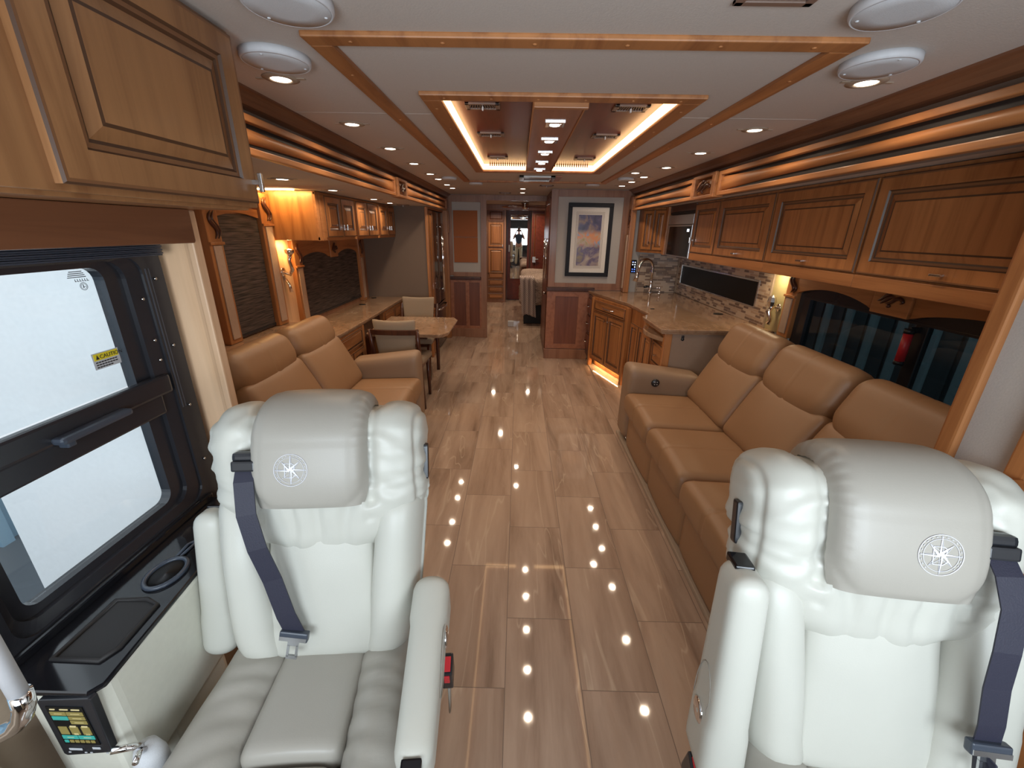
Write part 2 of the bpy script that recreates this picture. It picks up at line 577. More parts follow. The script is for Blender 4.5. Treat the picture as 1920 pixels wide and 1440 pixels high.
    def cushion(self, c, size, r, n=(14, 14, 8), fn=None, mi=0):
        """rounded box with dense grid; fn(p, nrm) -> p deforms it"""
        hx, hy, hz = [s / 2 for s in size]
        r = min(r, hx, hy, hz)
        idx = {}
        vs, fs = [], []
        def lin(h, k, m):
            # denser near the ends
            t = k / m * 2 - 1
            t = math.copysign(1 - (1 - abs(t)) ** 1.35, t) if m > 4 else t
            return h * t
        def vert(i, j, k):
            key = (i, j, k)
            if key in idx:
                return idx[key]
            p = Vector((lin(hx, i, n[0]), lin(hy, j, n[1]), lin(hz, k, n[2])))
            q = Vector((max(-hx + r, min(hx - r, p.x)), max(-hy + r, min(hy - r, p.y)), max(-hz + r, min(hz - r, p.z))))
            d = p - q
            nrm = d.normalized() if d.length > 1e-9 else Vector((0, 0, 1))
            p = q + nrm * r if d.length > 1e-9 else p
            if fn:
                p = fn(p, nrm)
            idx[key] = len(vs)
            vs.append(Vector(c) + p)
            return idx[key]
        for a, b_, cc in ((0, 1, 2), (1, 2, 0), (2, 0, 1)):
            for e in (0, n[cc]):
                for i in range(n[a]):
                    for j in range(n[b_]):
                        def g(u, v):
                            t = [0, 0, 0]; t[a] = u; t[b_] = v; t[cc] = e
                            return vert(*t)
                        q = [g(i, j), g(i + 1, j), g(i + 1, j + 1), g(i, j + 1)]
                        fs.append(q if e else q[::-1])
        return self.add(vs, fs, mi, True)

    def poly_disc(self, c, r, n=20, axis='z', mi=0):
        c = Vector(c)
        vs = []
        for k in range(n):
            a, b = r * cos(2 * pi * k / n), r * sin(2 * pi * k / n)
            vs.append(c + Vector({'z': (a, b, 0), 'x': (0, a, b), 'y': (a, 0, b)}[axis]))
        return self.add(vs, [list(range(n))], mi)

def link_mesh(name, mb, mats, parent=None):
    me = bpy.data.meshes.new(name)
    off = Vector((0, 0, 0))
    q = parent
    while q is not None:
        off += Vector(q.location)
        q = q.parent
    me.from_pydata([tuple(Vector(p) - off) for p in mb.v], [], mb.f)
    if not isinstance(mats, (list, tuple)):
        mats = [mats]
    for m in mats:
        me.materials.append(MATS[m])
    for i, pl in enumerate(me.polygons):
        pl.material_index = mb.mi[i]
        pl.use_smooth = mb.sm[i]
    bm = bmesh.new(); bm.from_mesh(me)
    bmesh.ops.remove_doubles(bm, verts=bm.verts[:], dist=1e-6)
    bmesh.ops.recalc_face_normals(bm, faces=bm.faces[:])
    bm.to_mesh(me); bm.free()
    me.update()
    o = bpy.data.objects.new(name, me)
    COL.objects.link(o)
    if parent:
        o.parent = parent
    return o

def tag(o, label=None, cat=None, group=None, kind=None):
    if label: o['label'] = label
    if cat: o['category'] = cat
    if group: o['group'] = group
    if kind: o['kind'] = kind
    return o

def thing(name, label, cat, loc=(0, 0, 0), group=None):
    o = bpy.data.objects.new(name, None)
    o.empty_display_size = 0.05
    COL.objects.link(o)
    o.location = loc
    return tag(o, label, cat, group)

def single(name, mb, mats, label, cat, group=None):
    return tag(link_mesh(name, mb, mats), label, cat, group)

def struct(name, mb, mats, label=None, parent=None):
    o = link_mesh(name, mb, mats, parent)
    if parent is None:
        o['kind'] = 'structure'
        if label: o['label'] = label
        o['category'] = name.split('_')[0]
    return o

def copy_tree(o, loc=None, label=None, parent=None):
    c = o.copy()
    COL.objects.link(c)
    if parent is not None:
        c.parent = parent
    if loc is not None:
        c.location = loc
    if label:
        c['label'] = label
    for ch in list(KIDS(o)):
        copy_tree(ch, parent=c)
    return c

def KIDS(o):
    return [x for x in list(bpy.data.objects) if x.parent == o]

def face_matrix(x, y, z, facing):
    """local XZ door plane (facing -Y) placed at world corner; facing '+x','-x','-y' or an angle in radians"""
    ang = {'-y': 0.0, '+x': pi / 2, '-x': -pi / 2, '+y': pi}.get(facing, facing)
    return Matrix.Translation((x, y, z)) @ Matrix.Rotation(ang, 4, 'Z')

DOOR = [(0, 0), (0, 0.014), (0.004, 0.018), (0.010, 0.018), (0.052, 0.018), (0.056, 0.011), (0.064, 0.011), (0.070, 0.007), (0.092, 0.016), (0.098, 0.017)]
DOORM = [0, 1, 2, 0, 1, 2, 1, 0, 1, 0]

def door_mesh(M, w, h, k=1.0, t=1.0):
    mb = MB(); mb.M = M
    st = [(a * k if a > 0.011 else a, b * t) for a, b in DOOR]
    mb.rings(w, h, st, DOORM)
    return mb

def bar_handle(M, x, z, vert=False, L=0.055, out=0.030, r=0.005, base=0.018):
    mb = MB(); mb.M = M
    if vert:
        mb.box(x - r, x + r, -base - out, -base - out + 0.012, z - L / 2, z + L / 2, 0.002)
        mb.box(x - r * 0.8, x + r * 0.8, -base - out + 0.006, -base + 0.001, z - 0.006, z + 0.006)
    else:
        mb.box(x - L / 2, x + L / 2, -base - out, -base - out + 0.010, z - r, z + r, 0.002)
        mb.box(x - 0.007, x + 0.007, -base - out + 0.006, -base + 0.001, z - r * 0.8, z + r * 0.8)
    return mb

def cab_door(parent, M, w, h, wood_m='wood_z', hx=None, hz=None, vert=False, k=1.0, L=0.055, name='door'):
    d = link_mesh(name, door_mesh(M, w, h, k), [wood_m, 'glaze', 'glaze_soft'], parent)
    if hx is not None:
        link_mesh('handle', bar_handle(M, hx, hz, vert, L), 'nickel', d)
    return d

# ------------------------------------------------------------------ the shell
XC = 0.155
CZ = 2.13
mb = MB().box(-1.09, 1.42, -0.75, 10.7, -0.05, 0.0)
struct('floor', mb, 'floor_tile', 'glossy tan veined tile floor running down the aisle')
mb = MB().box(-2.0, -0.835, 1.36, 6.64, -0.04, 0.010, 0.004)
struct('floor_left_slide', mb, 'floor_tile', 'floor section under the dining table in the left slide-out')
mb = MB().box(0.95, 2.08, 1.25, 5.50, -0.04, 0.010, 0.004)
struct('floor_right_slide', mb, 'floor_tile', 'floor section under the sofa and kitchen')
# main ceiling: ring around the lit recess
cx0, cx1, cy0, cy1 = -0.315, 0.62, 1.83, 3.96
mb = MB()
mb.box(-1.15, cx0, -0.75, 10.7, CZ, CZ + 0.05)
mb.box(cx1, 1.46, -0.75, 10.7, CZ, CZ + 0.05)
mb.box(cx0, cx1, -0.75, cy0, CZ, CZ + 0.05)
mb.box(cx0, cx1, cy1, 10.7, CZ, CZ + 0.05)
mb.box(-1.15, -0.585, 2.148, 2.151, CZ - 0.0008, CZ + 0.01).box(-0.523, -0.385, 2.148, 2.151, CZ - 0.0008, CZ + 0.01).box(0.69, 0.833, 2.148, 2.151, CZ - 0.0008, CZ + 0.01).box(0.895, 1.30, 2.148, 2.151, CZ - 0.0008, CZ + 0.01)
struct('ceiling', mb, 'ceiling', 'soft greige padded ceiling')
mb = MB().box(cx0 - 0.02, cx1 + 0.02, cy0 - 0.02, cy1 + 0.02, CZ + 0.052, CZ + 0.09)
mb.box(cx0 - 0.02, cx0 - 0.001, cy0 - 0.02, cy1 + 0.02, CZ + 0.001, CZ + 0.06)
mb.box(cx1 + 0.001, cx1 + 0.02, cy0 - 0.02, cy1 + 0.02, CZ + 0.001, CZ + 0.06)
struct('ceiling_recess', mb, 'ceiling', 'top of the lit ceiling recess')

def wall(name, x0, x1, y0, y1, z0, z1, m, label=None):
    return struct(name, MB().box(x0, x1, y0, y1, z0, z1), m, label)
# coach side walls in front of the slide-outs (with openings)
mb = MB()
mb.box(-1.13, -1.09, -0.75, 0.12, 0, CZ)
mb.box(-1.13, -1.09, 0.12, 1.255, 0, 0.735)
mb.box(-1.13, -1.09, 0.12, 1.255, 1.60, CZ)
mb.box(-1.13, -1.09, 1.255, 1.33, 0, CZ)
struct('wall_left', mb, 'tan_trim', 'tan wall around the driver compartment window')
mb = MB()
mb.box(1.40, 1.44, 1.0, 1.19, 0, CZ)
mb.box(1.40, 1.44, -0.75, 0.32, 0, CZ)
mb.box(1.40, 1.44, 0.32, 1.0, 2.0, CZ)
struct('wall_right', mb, 'wall_gray', 'pale grey textured wall strip between sofa slide and entry door')
# left slide-out box
mb = MB()
mb.box(-1.97, -1.93, 1.36, 6.66, 0.0, 1.93)
struct('wall_left_slide', mb, 'pilaster', 'outer wall of the left slide-out behind shades and sconce')
mb = MB()
mb.box(-1.97, -1.067, 1.34, 6.66, 1.905, 1.945)
struct('ceiling_left_slide', mb, 'ceiling', 'lower ceiling of the left slide-out')
wall('wall_left_slide_end', -1.93, -1.15, 5.45, 5.49, 0.0, 1.905, 'taupe_fabric', 'dark taupe end wall beside the refrigerator column')
mb = MB()
mb.box(-1.97, -1.09, 1.32, 1.36, -0.05, 1.98)
struct('wall_left_slide_near', mb, 'white_paint', 'near end wall of the left slide-out, seen through the side window')
# vertical header between slide ceiling and main ceiling
mb = MB()
mb.box(-1.13, -1.085, 1.30, 6.66, 1.91, CZ)
struct('wall_left_header', mb, 'taupe_fabric', 'dark fabric band over the left slide opening')
mb = MB()
mb.box(1.395, 1.44, 1.15, 5.55, 1.90, CZ)
struct('wall_right_header', mb, 'taupe_fabric', 'dark fabric band over the right slide opening')
# right slide-out box
mb = MB()
mb.box(2.04, 2.08, 1.25, 1.60, 0, 1.93)
mb.box(2.04, 2.08, 1.25, 5.50, 0, 0.80)
mb.box(2.04, 2.08, 1.25, 5.50, 1.36, 1.93)
mb.box(2.04, 2.08, 3.10, 5.50, 0.7, 1.93)
struct('wall_right_slide', mb, 'wall_gray', 'outer wall of the right slide-out')
wall('ceiling_right_slide', 1.377, 2.08, 1.21, 5.50, 1.925, 1.96, 'ceiling', 'lower ceiling of the right slide-out')
wall('wall_right_slide_near', 1.44, 2.08, 1.20, 1.25, 0, 1.96, 'wall_gray', 'near end wall of the sofa slide-out')
wall('wall_right_slide_far', 1.40, 2.08, 5.50, 5.55, 0, 1.96, 'wall_gray', 'end wall of the kitchen slide-out')
# far walls
wall('wall_back_left', -1.13, -0.50, 6.66, 6.72, 0, CZ, 'wall_gray', 'textured wall panel left of the hallway')
wall('wall_back_right', 0.40, 1.44, 5.56, 5.62, 0, CZ, 'wall_gray', 'textured wall behind the framed picture')
wall('wall_fridge_side', -1.97, -1.09, 6.62, 6.66, 0, 1.93, 'taupe_fabric')
# hallway and bedroom
wall('wall_hall_right', 0.40, 0.46, 5.62, 7.0, 0, CZ, 'red_panel', 'glossy reddish wood side of the hallway')
wall('wall_bedroom_left', -1.13, -1.09, 6.72, 10.7, 0, CZ, 'red_panel')
wall('wall_bedroom_right', 1.40, 1.44, 5.62, 10.7, 0, CZ, 'red_panel')
wall('wall_bedroom_back', -1.13, 1.44, 10.64, 10.70, 0, CZ, 'red_panel', 'wood panelled wall at the back of the bedroom')
mb = MB().box(-0.50, 0.40, 6.64, 6.70, 2.055, CZ - 0.001)
struct('trim_1', mb, 'pilaster', 'wooden header above the hallway opening')
# front of the coach, behind the camera
mb = MB()
mb.box(-1.13, 1.44, -0.80, -0.75, 0, 1.12)
mb.box(-1.13, 1.44, -0.80, -0.75, 2.06, CZ + 0.05)
struct('wall_front', mb, 'gray_mat', 'front wall below and above the windshield')
mb = MB().box(-1.08, 1.39, -0.745, -0.58, 0.70, 0.98, 0.03)
single('dashboard', mb, 'black_plastic', 'long dark dashboard under the windshield', 'dashboard')

mb = MB().box(-1.08, 1.39, -0.70, -0.685, 1.73, 2.08, 0.004)
single('sun_visor', mb, 'vent_dark', 'black roll-down shade across the top of the windshield', 'shade')

# outdoors seen through the windows
mb = MB()
for i in range(26):
    x = -4.2 + i * 0.30
    mb.box(x, x + 0.30, 5.2, 5.24, -1.2, 3.4)
    mb.box(x + 0.05, x + 0.13, 5.17, 5.2, -1.2, 3.4)
mb.M = None
mb2 = MB()
for i in range(30):
    y = -3 + i * 0.30
    mb2.box(-4.84, -4.80, y, y + 0.30, -1.2, 3.4)
    mb2.box(-4.80, -4.74, y + 0.04, y + 0.14, -1.2, 3.4)
mb2.box(-4.74, -4.66, -3, 6, 0.15, 0.33)
struct('wall_garage_left', mb2, 'garage_blue', 'blue ribbed metal wall outside the side window')
mb2 = MB().box(4.0, 4.05, -2, 14, -1.2, 3.4)
mb3 = MB()
for i in range(44):
    y = -1.5 + i * 0.36
    mb2.box(3.985, 4.0, y + 0.16, y + 0.18, -1.2, 3.4)
    mb3.box(3.96, 3.999, y, y + 0.085, -1.2, 3.4)
mb2.add([(p[0], p[1], p[2]) for p in mb3.v], mb3.f, 1)
struct('wall_garage_right', mb2, ['garage_dark', 'rib_gray'], 'dark ribbed metal wall with blue ribs outside the sofa window')
wall('floor_garage', -5, 5, -4, 14, -1.3, -1.2, 'garage_dark', 'garage floor outside')
wall('ceiling_garage', 1.5, 3.0, 0.6, 14, 3.2, 3.3, 'garage_dark', 'unseen dark strip of garage ceiling, narrowed to let light onto the right garage wall')  # out of view; cut narrow so daylight reaches the ribbed wall

# ------------------------------------------------------------------ ceiling trim
def frame_strips(name, x0, x1, y0, y1, w, z0, z1, m, label):
    mb = MB()
    for a in ((x0, x1, y0, y0 + w), (x0, x1, y1 - w, y1), (x0, x0 + w, y0 + w, y1 - w), (x1 - w, x1, y0 + w, y1 - w)):
        mb.box(*a, z0, z1, 0.004)
    for k in range(6):
        for y, x in ((y0 + w * .5, x0 + (x1 - x0) * (k + .5) / 6),):
            mb.lathe([(0, z0 - 0.003), (0.006, z0 - 0.002), (0.007, z0 + 0.001)], (x, y, 0), n=10)
        for x in (x0 + w / 2, x1 - w / 2):
            mb.lathe([(0, z0 - 0.003), (0.006, z0 - 0.002), (0.007, z0 + 0.001)], (x, y0 + (y1 - y0) * (k + .5) / 6, 0), n=10)
    return struct(name, mb, m, label)
frame_strips('trim_2', -0.585, 0.895, 1.325, 4.82, 0.062, CZ - 0.014, CZ + 0.001, 'wood_y', 'large rectangular wooden trim on the ceiling')
frame_strips('trim_3', -0.385, 0.69, 1.82, 4.03, 0.070, CZ - 0.014, CZ + 0.001, 'wood_y', 'wooden frame around the lit ceiling recess')
def crown(name, sgn, xw, y0, y1, label):
    pts = [(xw, CZ), (xw + sgn * 0.075, CZ), (xw + sgn * 0.075, CZ - 0.008), (xw + sgn * 0.065, CZ - 0.012), (xw + sgn * 0.055, CZ - 0.018),
           (xw + sgn * 0.040, CZ - 0.03), (xw + sgn * 0.03, CZ - 0.045), (xw + sgn * 0.02, CZ - 0.05), (xw, CZ - 0.055)]
    return struct(name, MB().prism(pts, y0, y1, 'y'), 'crown_wood', label)
crown('trim_4', 1, -1.085, 1.33, 6.66, 'crown moulding along the left side of the ceiling')
crown('trim_5', -1, 1.395, -0.3, 5.56, 'crown moulding along the right side of the ceiling')

# red lacquered panels in the recess
mb = MB().box(-0.306, 0.612, 1.840, 3.950, CZ + 0.046, CZ + 0.0515)
panel = single('ceiling_panel', mb, 'red_wood', 'glossy dark red wood panel in the lit ceiling recess', 'panel')
t = thing('led_strip_light', 'glowing warm strip light around the red ceiling panel', 'light', (XC, 2.9, CZ + 0.05))
mb = MB()
mb.box(-0.3145, -0.308, 1.85, 3.955, CZ + 0.002, CZ + 0.044)
link_mesh('left_strip', mb, 'led', t)
mb = MB().box(0.613, 0.6195, 1.85, 3.955, CZ + 0.002, CZ + 0.044)
link_mesh('right_strip', mb, 'led', t)
for a_, b_ in ((-0.307, 0.046), (0.264, 0.612)):
    link_mesh('end_strip', MB().box(a_, b_, 3.953, 3.9595, CZ + 0.002, CZ + 0.044), 'led', t)
# scalloped inner face of the far edge lights up in small flutes
mb = MB()
for i in range(46):
    x = -0.255 + i * 0.0182
    mb.lathe([(0.005, CZ + 0.028), (0.005, CZ + 0.046)], (x, 3.940, 0), n=8)
single('fluted_edge_strip', mb, 'wood_z', 'small fluted wooden edge along the far end of the recess', 'trim')

# the centre beam
t = thing('ceiling_light_beam', 'long wooden ceiling beam with five square downlights', 'ceiling beam', (XC, 3.0, CZ))
mb = MB().box(0.050, 0.260, 1.925, 4.04, CZ - 0.004, CZ + 0.02, 0.004)
link_mesh('beam', mb, 'beam_wood', t)
mb = MB().box(0.048, 0.262, 1.895, 1.925, CZ - 0.03, CZ + 0.025, 0.003)
link_mesh('end_cap', mb, 'wood_x', t)
mb = MB()
for x in (0.047, 0.257):
    mb.box(x, x + 0.006, 1.925, 4.04, CZ - 0.010, CZ + 0.02)
link_mesh('edge_strip', mb, 'wood_y', t)
sq = []
for i, y in enumerate((2.272, 2.667, 3.076, 3.484, 3.865)):
    q = thing('square_downlight', ['nearest', 'second', 'third', 'fourth', 'farthest'][i] + ' square chrome downlight on the ceiling beam', 'light', (0.158, y, CZ - 0.004), 'square downlights on the ceiling beam')
    mb = MB().rings(0.092, 0.092, [(0, 0), (0, 0.006), (0.004, 0.008), (0.018, 0.008), (0.022, 0.002)])
    mb2 = MB(); mb2.M = Matrix.Translation((0.158 - 0.046, y - 0.046, CZ - 0.004)) @ Matrix.Rotation(pi / 2, 4, 'X') @ Matrix.Scale(-1, 4, (0, 0, 1))
    mb2.M = Matrix.Translation((0.158 - 0.046, y + 0.046, CZ - 0.004)) @ Matrix.Rotation(pi / 2, 4, 'X')
    mb2.rings(0.092, 0.092, [(0, 0), (0, 0.006), (0.004, 0.008), (0.018, 0.008), (0.022, 0.002)])
    mb2.M = None
    v = [(p[0], p[1], p[2]) for p in mb2.v]
    mb2.v = [(0.158 + (p[0] - 0.158), y + (p[1] - y), CZ - 0.004 - abs(p[2] - (CZ - 0.004))) for p in v]
    link_mesh('bezel', mb2, 'chrome', q)
    mb = MB().lathe([(0, -0.0095), (0.023, -0.0095), (0.025, -0.006)], (0.158, y, CZ - 0.004), n=16)
    link_mesh('diffuser', mb, 'puck', q)
    area('lamp', (0.158, y, CZ - 0.018), (0, 0, 0), 0.042, 0.042, SPOT_W, WARM, 'DISK', q, 2.7)

# round downlights
def downlight_proto(x, y, z, label, group, w=SPOT_W, r=0.034):
    q = thing('ceiling_downlight', label, 'light', (x, y, z), group)
    mb = MB().lathe([(r * 1.75, 0.0), (r * 1.75, -0.002), (r * 1.2, -0.006), (r * 1.02, -0.005), (r, -0.001)], (x, y, z), n=24)
    link_mesh('bezel', mb, 'tan_trim', q)
    mb = MB().lathe([(0, -0.004), (r * 0.9, -0.004), (r, -0.001)], (x, y, z), n=20)
    link_mesh('diffuser', mb, 'puck', q)
    for s in (-1, 1):
        mb = MB().box(x + s * r * 1.6, x + s * r * 2.5, y - 0.007, y + 0.007, z - 0.003, z + 0.0005, 0.001)
        link_mesh('spring_clip', mb, 'tan_trim', q)
    area('lamp', (x, y, z - 0.010), (0, 0, 0), r * 1.7, 0, w, WARM, 'DISK', q, 2.7)
    return q
dl = downlight_proto(-0.835, 1.705, CZ, 'round ceiling downlight nearest the front beside the left round speaker', 'round downlights in the main ceiling')
LL = [(2.36, 'second'), (3.01, 'third'), (3.65, 'fourth'), (4.29, 'fifth'), (4.70, 'sixth'), (5.25, 'seventh'), (5.67, 'farthest')]
for y, w in LL:
    copy_tree(dl, (-0.835, y, CZ), w + ' round downlight from the front in the left ceiling row')
copy_tree(dl, (1.142, 1.66, CZ), 'round ceiling downlight nearest the front beside the right round speaker')
for (x, y), w in zip([(1.14, 2.355), (1.14, 3.0), (1.14, 3.65), (0.986, 3.99), (1.135, 4.26), (1.127, 4.67), (1.122, 5.07)],
                     ['second round downlight from the front in the right ceiling row', 'third round downlight from the front in the right ceiling row', 'fourth round downlight from the front in the right ceiling row', 'round downlight set inward of the right ceiling row',
                      'fifth round downlight from the front in the right ceiling row', 'sixth round downlight from the front in the right ceiling row', 'farthest round downlight in the right ceiling row']):
    copy_tree(dl, (x, y, CZ), w)
copy_tree(dl, (0.037, 5.6, CZ), 'front one of two round downlights before the hallway opening')
copy_tree(dl, (0.037, 6.16, CZ), 'rear one of two round downlights before the hallway opening')
for (x, y), w in zip([(-1.36, 2.62), (-1.365, 3.32), (-1.37, 4.25), (-1.385, 4.82)], ['nearest', 'second', 'third', 'farthest']):
    q = copy_tree(dl, (x, y, 1.905), w + ' round downlight in the lower ceiling of the left slide-out')
    q['group'] = 'round downlights in the slide-out ceiling'
bd = downlight_proto(-0.28, 7.4, CZ, 'added unseen round downlight in the bedroom ceiling just past the header', 'added bedroom downlights', 8.0)  # unseen lamps, added to brighten the dark bedroom and hallway
for x, y, lab in ((-0.55, 9.6, 'added unseen round downlight in the bedroom ceiling before the wardrobe'), (0.30, 9.7, 'added unseen round downlight in the bedroom ceiling before the mirror door'), (0.75, 8.0, 'added unseen round downlight in the bedroom ceiling above the bed')):
    copy_tree(bd, (x, y, CZ), lab)

# round ceiling speakers
def speaker(x, y, label, r=0.098):
    t = thing('ceiling_speaker', label, 'speaker', (x, y, CZ), 'round ceiling speakers')
    mb = MB().lathe([(r, 0), (r, -0.015), (r * 0.97, -0.020), (r * 0.93, -0.0215), (r * 0.92, -0.0195)], (x, y, CZ), n=48)
    link_mesh('rim', mb, 'white_plastic', t)
    mb = MB().lathe([(r * 0.925, -0.0190), (r * 0.91, -0.0213), (r * 0.5, -0.0222), (0, -0.0225)], (x, y, CZ), n=40)
    for a in (0.5, 2.6, 4.7):
        mb.lathe([(0.004, -0.020), (0.004, -0.0235), (0, -0.024)], (x + r * 0.8 * cos(a), y + r * 0.8 * sin(a), CZ), n=8)
    link_mesh('grille', mb, 'grille_cloth', t)
    return t
speaker(-0.742, 1.502, 'round white ceiling speaker beside the front left downlight')
speaker(-0.530, 1.165, 'round white ceiling speaker nearest the front on the left')
speaker(1.040, 1.480, 'round white ceiling speaker beside the front right downlight')
speaker(0.825, 1.145, 'round white ceiling speaker nearest the front on the right')
speaker(-0.70, 4.55, 'round ceiling speaker far along the left side', 0.075)
speaker(1.00, 4.38, 'round ceiling speaker far along the right side', 0.075)
speaker(-0.48, 5.0, 'round ceiling speaker beyond the left end of the long trim', 0.075)
speaker(0.78, 4.95, 'round ceiling speaker beyond the right end of the long trim', 0.075)

# vents
def vent(x, y, z, label, w=0.155, d=0.10, lever=True):
    t = thing('ceiling_vent', label, 'vent', (x, y, z), 'ceiling air vents')
    mb = MB()
    for a in ((x - w / 2, x + w / 2, y - d / 2, y - d / 2 + 0.018), (x - w / 2, x + w / 2, y + d / 2 - 0.018, y + d / 2), (x - w / 2, x - w / 2 + 0.02, y - d / 2, y + d / 2), (x + w / 2 - 0.02, x + w / 2, y - d / 2, y + d / 2)):
        mb.box(*a, z - 0.008, z + 0.001, 0.002)
    link_mesh('frame', mb, 'vent_brown', t)
    mb = MB().box(x - w / 2 + 0.019, x + w / 2 - 0.019, y - d / 2 + 0.017, y + d / 2 - 0.017, z - 0.001, z + 0.001)
    link_mesh('backing', mb, 'vent_dark', t)
    mb = MB()
    n = 11
    for i in range(n):
        xx = x - w / 2 + 0.026 + i * (w - 0.052) / (n - 1)
        lean = (i - (n - 1) / 2) * 0.0022
        mb.add([(xx - 0.002, y - d * 0.30, z - 0.007), (xx + 0.002, y - d * 0.30, z - 0.007), (xx + 0.002 + lean, y + d * 0.30, z - 0.007), (xx - 0.002 + lean, y + d * 0.30, z - 0.007),
                (xx - 0.002, y - d * 0.30, z), (xx + 0.002, y - d * 0.30, z), (xx + 0.002 + lean, y + d * 0.30, z), (xx - 0.002 + lean, y + d * 0.30, z)],
               [(0, 1, 2, 3), (4, 5, 6, 7), (0, 1, 5, 4), (1, 2, 6, 5), (2, 3, 7, 6), (3, 0, 4, 7)])
    link_mesh('slats', mb, 'vent_brown', t)
    if lever:
        mb = MB().box(x - 0.0035, x + 0.0035, y - 0.008, y + 0.008, z - 0.022, z - 0.006, 0.002)
        link_mesh('lever', mb, 'white_plastic', t)
for (x, y, w) in ((-0.175, 2.19, 'front left'), (-0.175, 2.78, 'middle left'), (-0.175, 3.60, 'rear left'), (0.490, 2.19, 'front right'), (0.490, 2.78, 'middle right'), (0.490, 3.60, 'rear right')):
    vent(x, y, CZ + 0.046, w + ' small slatted vent in the red ceiling panel')
vent(0.30, 5.18, CZ, 'small slatted vent in the ceiling before the picture wall')
vent(-0.20, 6.25, CZ, 'small slatted vent in the ceiling before the hallway')
vent(0.545, 1.095, CZ, 'brown slatted vent at the very front of the ceiling', 0.17, 0.13, False)
vent(-1.33, 5.15, 1.905, 'small slatted vent in the left slide-out ceiling', 0.13, 0.07)
# air conditioner return
t = thing('air_return_grille', 'wide silver and dark return grille behind the centre beam', 'vent', (XC, 4.5, CZ))
mb = MB()
x0, x1, y0, y1 = -0.01, 0.33, 4.27, 4.62
for a in ((x0, x1, y0, y0 + 0.04), (x0, x1, y1 - 0.04, y1), (x0, x0 + 0.05, y0, y1), (x1 - 0.05, x1, y0, y1)):
    mb.box(*a, CZ - 0.022, CZ, 0.005)
link_mesh('frame', mb, 'nickel', t)
mb = MB().box(x0 + 0.04, x1 - 0.04, y0 + 0.03, y1 - 0.03, CZ - 0.006, CZ - 0.001)
link_mesh('filter', mb, 'vent_dark', t)
mb = MB()
for i in range(9):
    mb.box(x0 + 0.05, x1 - 0.05, y0 + 0.05 + i * 0.030, y0 + 0.056 + i * 0.030, CZ - 0.014, CZ - 0.005)
link_mesh('slats', mb, 'vent_brown', t)
mb = MB().box(x1, x1 + 0.06, y0 + 0.0, y1, CZ - 0.012, CZ, 0.004)
link_mesh('side_flange', mb, 'beam_wood', t)

# ------------------------------------------------------------------ fascias with twisted roll
def scroll(parent, M, w, h, m='dark_wood', name='carving'):
    """carved scroll ornament in local XZ plane facing -Y"""
    mb = MB(); mb.M = M
    def S_(pts, r):
        P = []
        n = len(pts)
        for i in range(n - 1):
            for k in range(5):
                t = k / 5
                p0, p1, p2, p3 = [Vector(pts[min(max(j, 0), n - 1)]) for j in (i - 1, i, i + 1, i + 2)]
                q = 0.5 * ((2 * p1) + (p2 - p0) * t + (2 * p0 - 5 * p1 + 4 * p2 - p3) * t * t + (3 * p1 - p0 - 3 * p2 + p3) * t ** 3)
                P.append((q.x * w, -0.004, q.y * h))
        P.append((pts[-1][0] * w, -0.004, pts[-1][1] * h))
        nn = len(P)
        mb.tube(P, [r * (0.25 + sin(pi * i / (nn - 1))) for i in range(nn)], 8)
    r = min(w, h) * 0.085
    S_([(0.08, 0.30), (0.22, 0.42), (0.40, 0.70), (0.55, 0.86), (0.68, 0.80)], r)
    S_([(0.20, 0.18), (0.34, 0.36), (0.50, 0.58), (0.62, 0.62)], r * 1.1)
    S_([(0.38, 0.22), (0.55, 0.30), (0.70, 0.52), (0.84, 0.56), (0.94, 0.42), (0.86, 0.32)], r)
    mb.lathe([(r * 1.1, -0.002), (r * 1.1, -0.010), (0, -0.012)], (0.52 * w, 0, 0.12 * h), 'y', 10)
    return link_mesh(name, mb, m, parent)

def fascia(sgn, xf, z0, z1, spans, label, grp):
    """sgn: direction the visible face points along x. spans: [(y0, y1)]"""
    for (y0, y1, lab) in spans:
        t = thing('slide_fascia', lab, 'fascia', (xf, (y0 + y1) / 2, (z0 + z1) / 2), grp)
        H = z1 - z0
        mb = MB()
        xb = xf - sgn * 0.034
        mb.box(xb, xf, y0, y1, z1 - 0.026, z1, 0.004)
        mb.box(xb, xf, y0, y1, z0, z0 + 0.026, 0.004)
        mb.box(xb, xf, y0, y0 + 0.030, z0 + 0.02, z1 - 0.02, 0.004)
        mb.box(xb, xf, y1 - 0.030, y1, z0 + 0.02, z1 - 0.02, 0.004)
        link_mesh('frame', mb, 'wood_y', t)
        mb = MB().box(xb - sgn * 0.004, xb + sgn * 0.006, y0, y1, z0 + 0.004, z1 - 0.004)
        link_mesh('backing', mb, 'vent_dark', t)
        hm = H / 2 - 0.026
        zc = (z0 + z1) / 2
        L = y1 - y0 - 0.06
        def fn(u, v):
            y = y0 + 0.03 + u * L
            e = sin(pi * u) ** 0.6
            hh = hm * (1.0 - 0.58 * e)
            th = -pi / 2 + pi * v
            d = 0.018 + 0.010 * e
            return (xb + sgn * (0.004 + d * cos(th)), y, zc + hh * sin(th))
        link_mesh('roll', MB().grid(fn, 40, 14), 'wood_y', t)
fascia(1, -1.03, 1.905, 2.045, [(1.36, 3.80, 'long wooden fascia over the left slide opening above the loveseat'), (4.16, 6.40, 'wooden fascia over the left slide opening above the table and refrigerator')], '', 'wooden fascias over the slide openings')
fascia(-1, 1.34, 1.895, 2.045, [(0.60, 3.14, 'long wooden fascia over the right slide opening above the sofa'), (3.58, 5.38, 'wooden fascia over the right slide opening above the microwave')], '', 'wooden fascias over the slide openings')
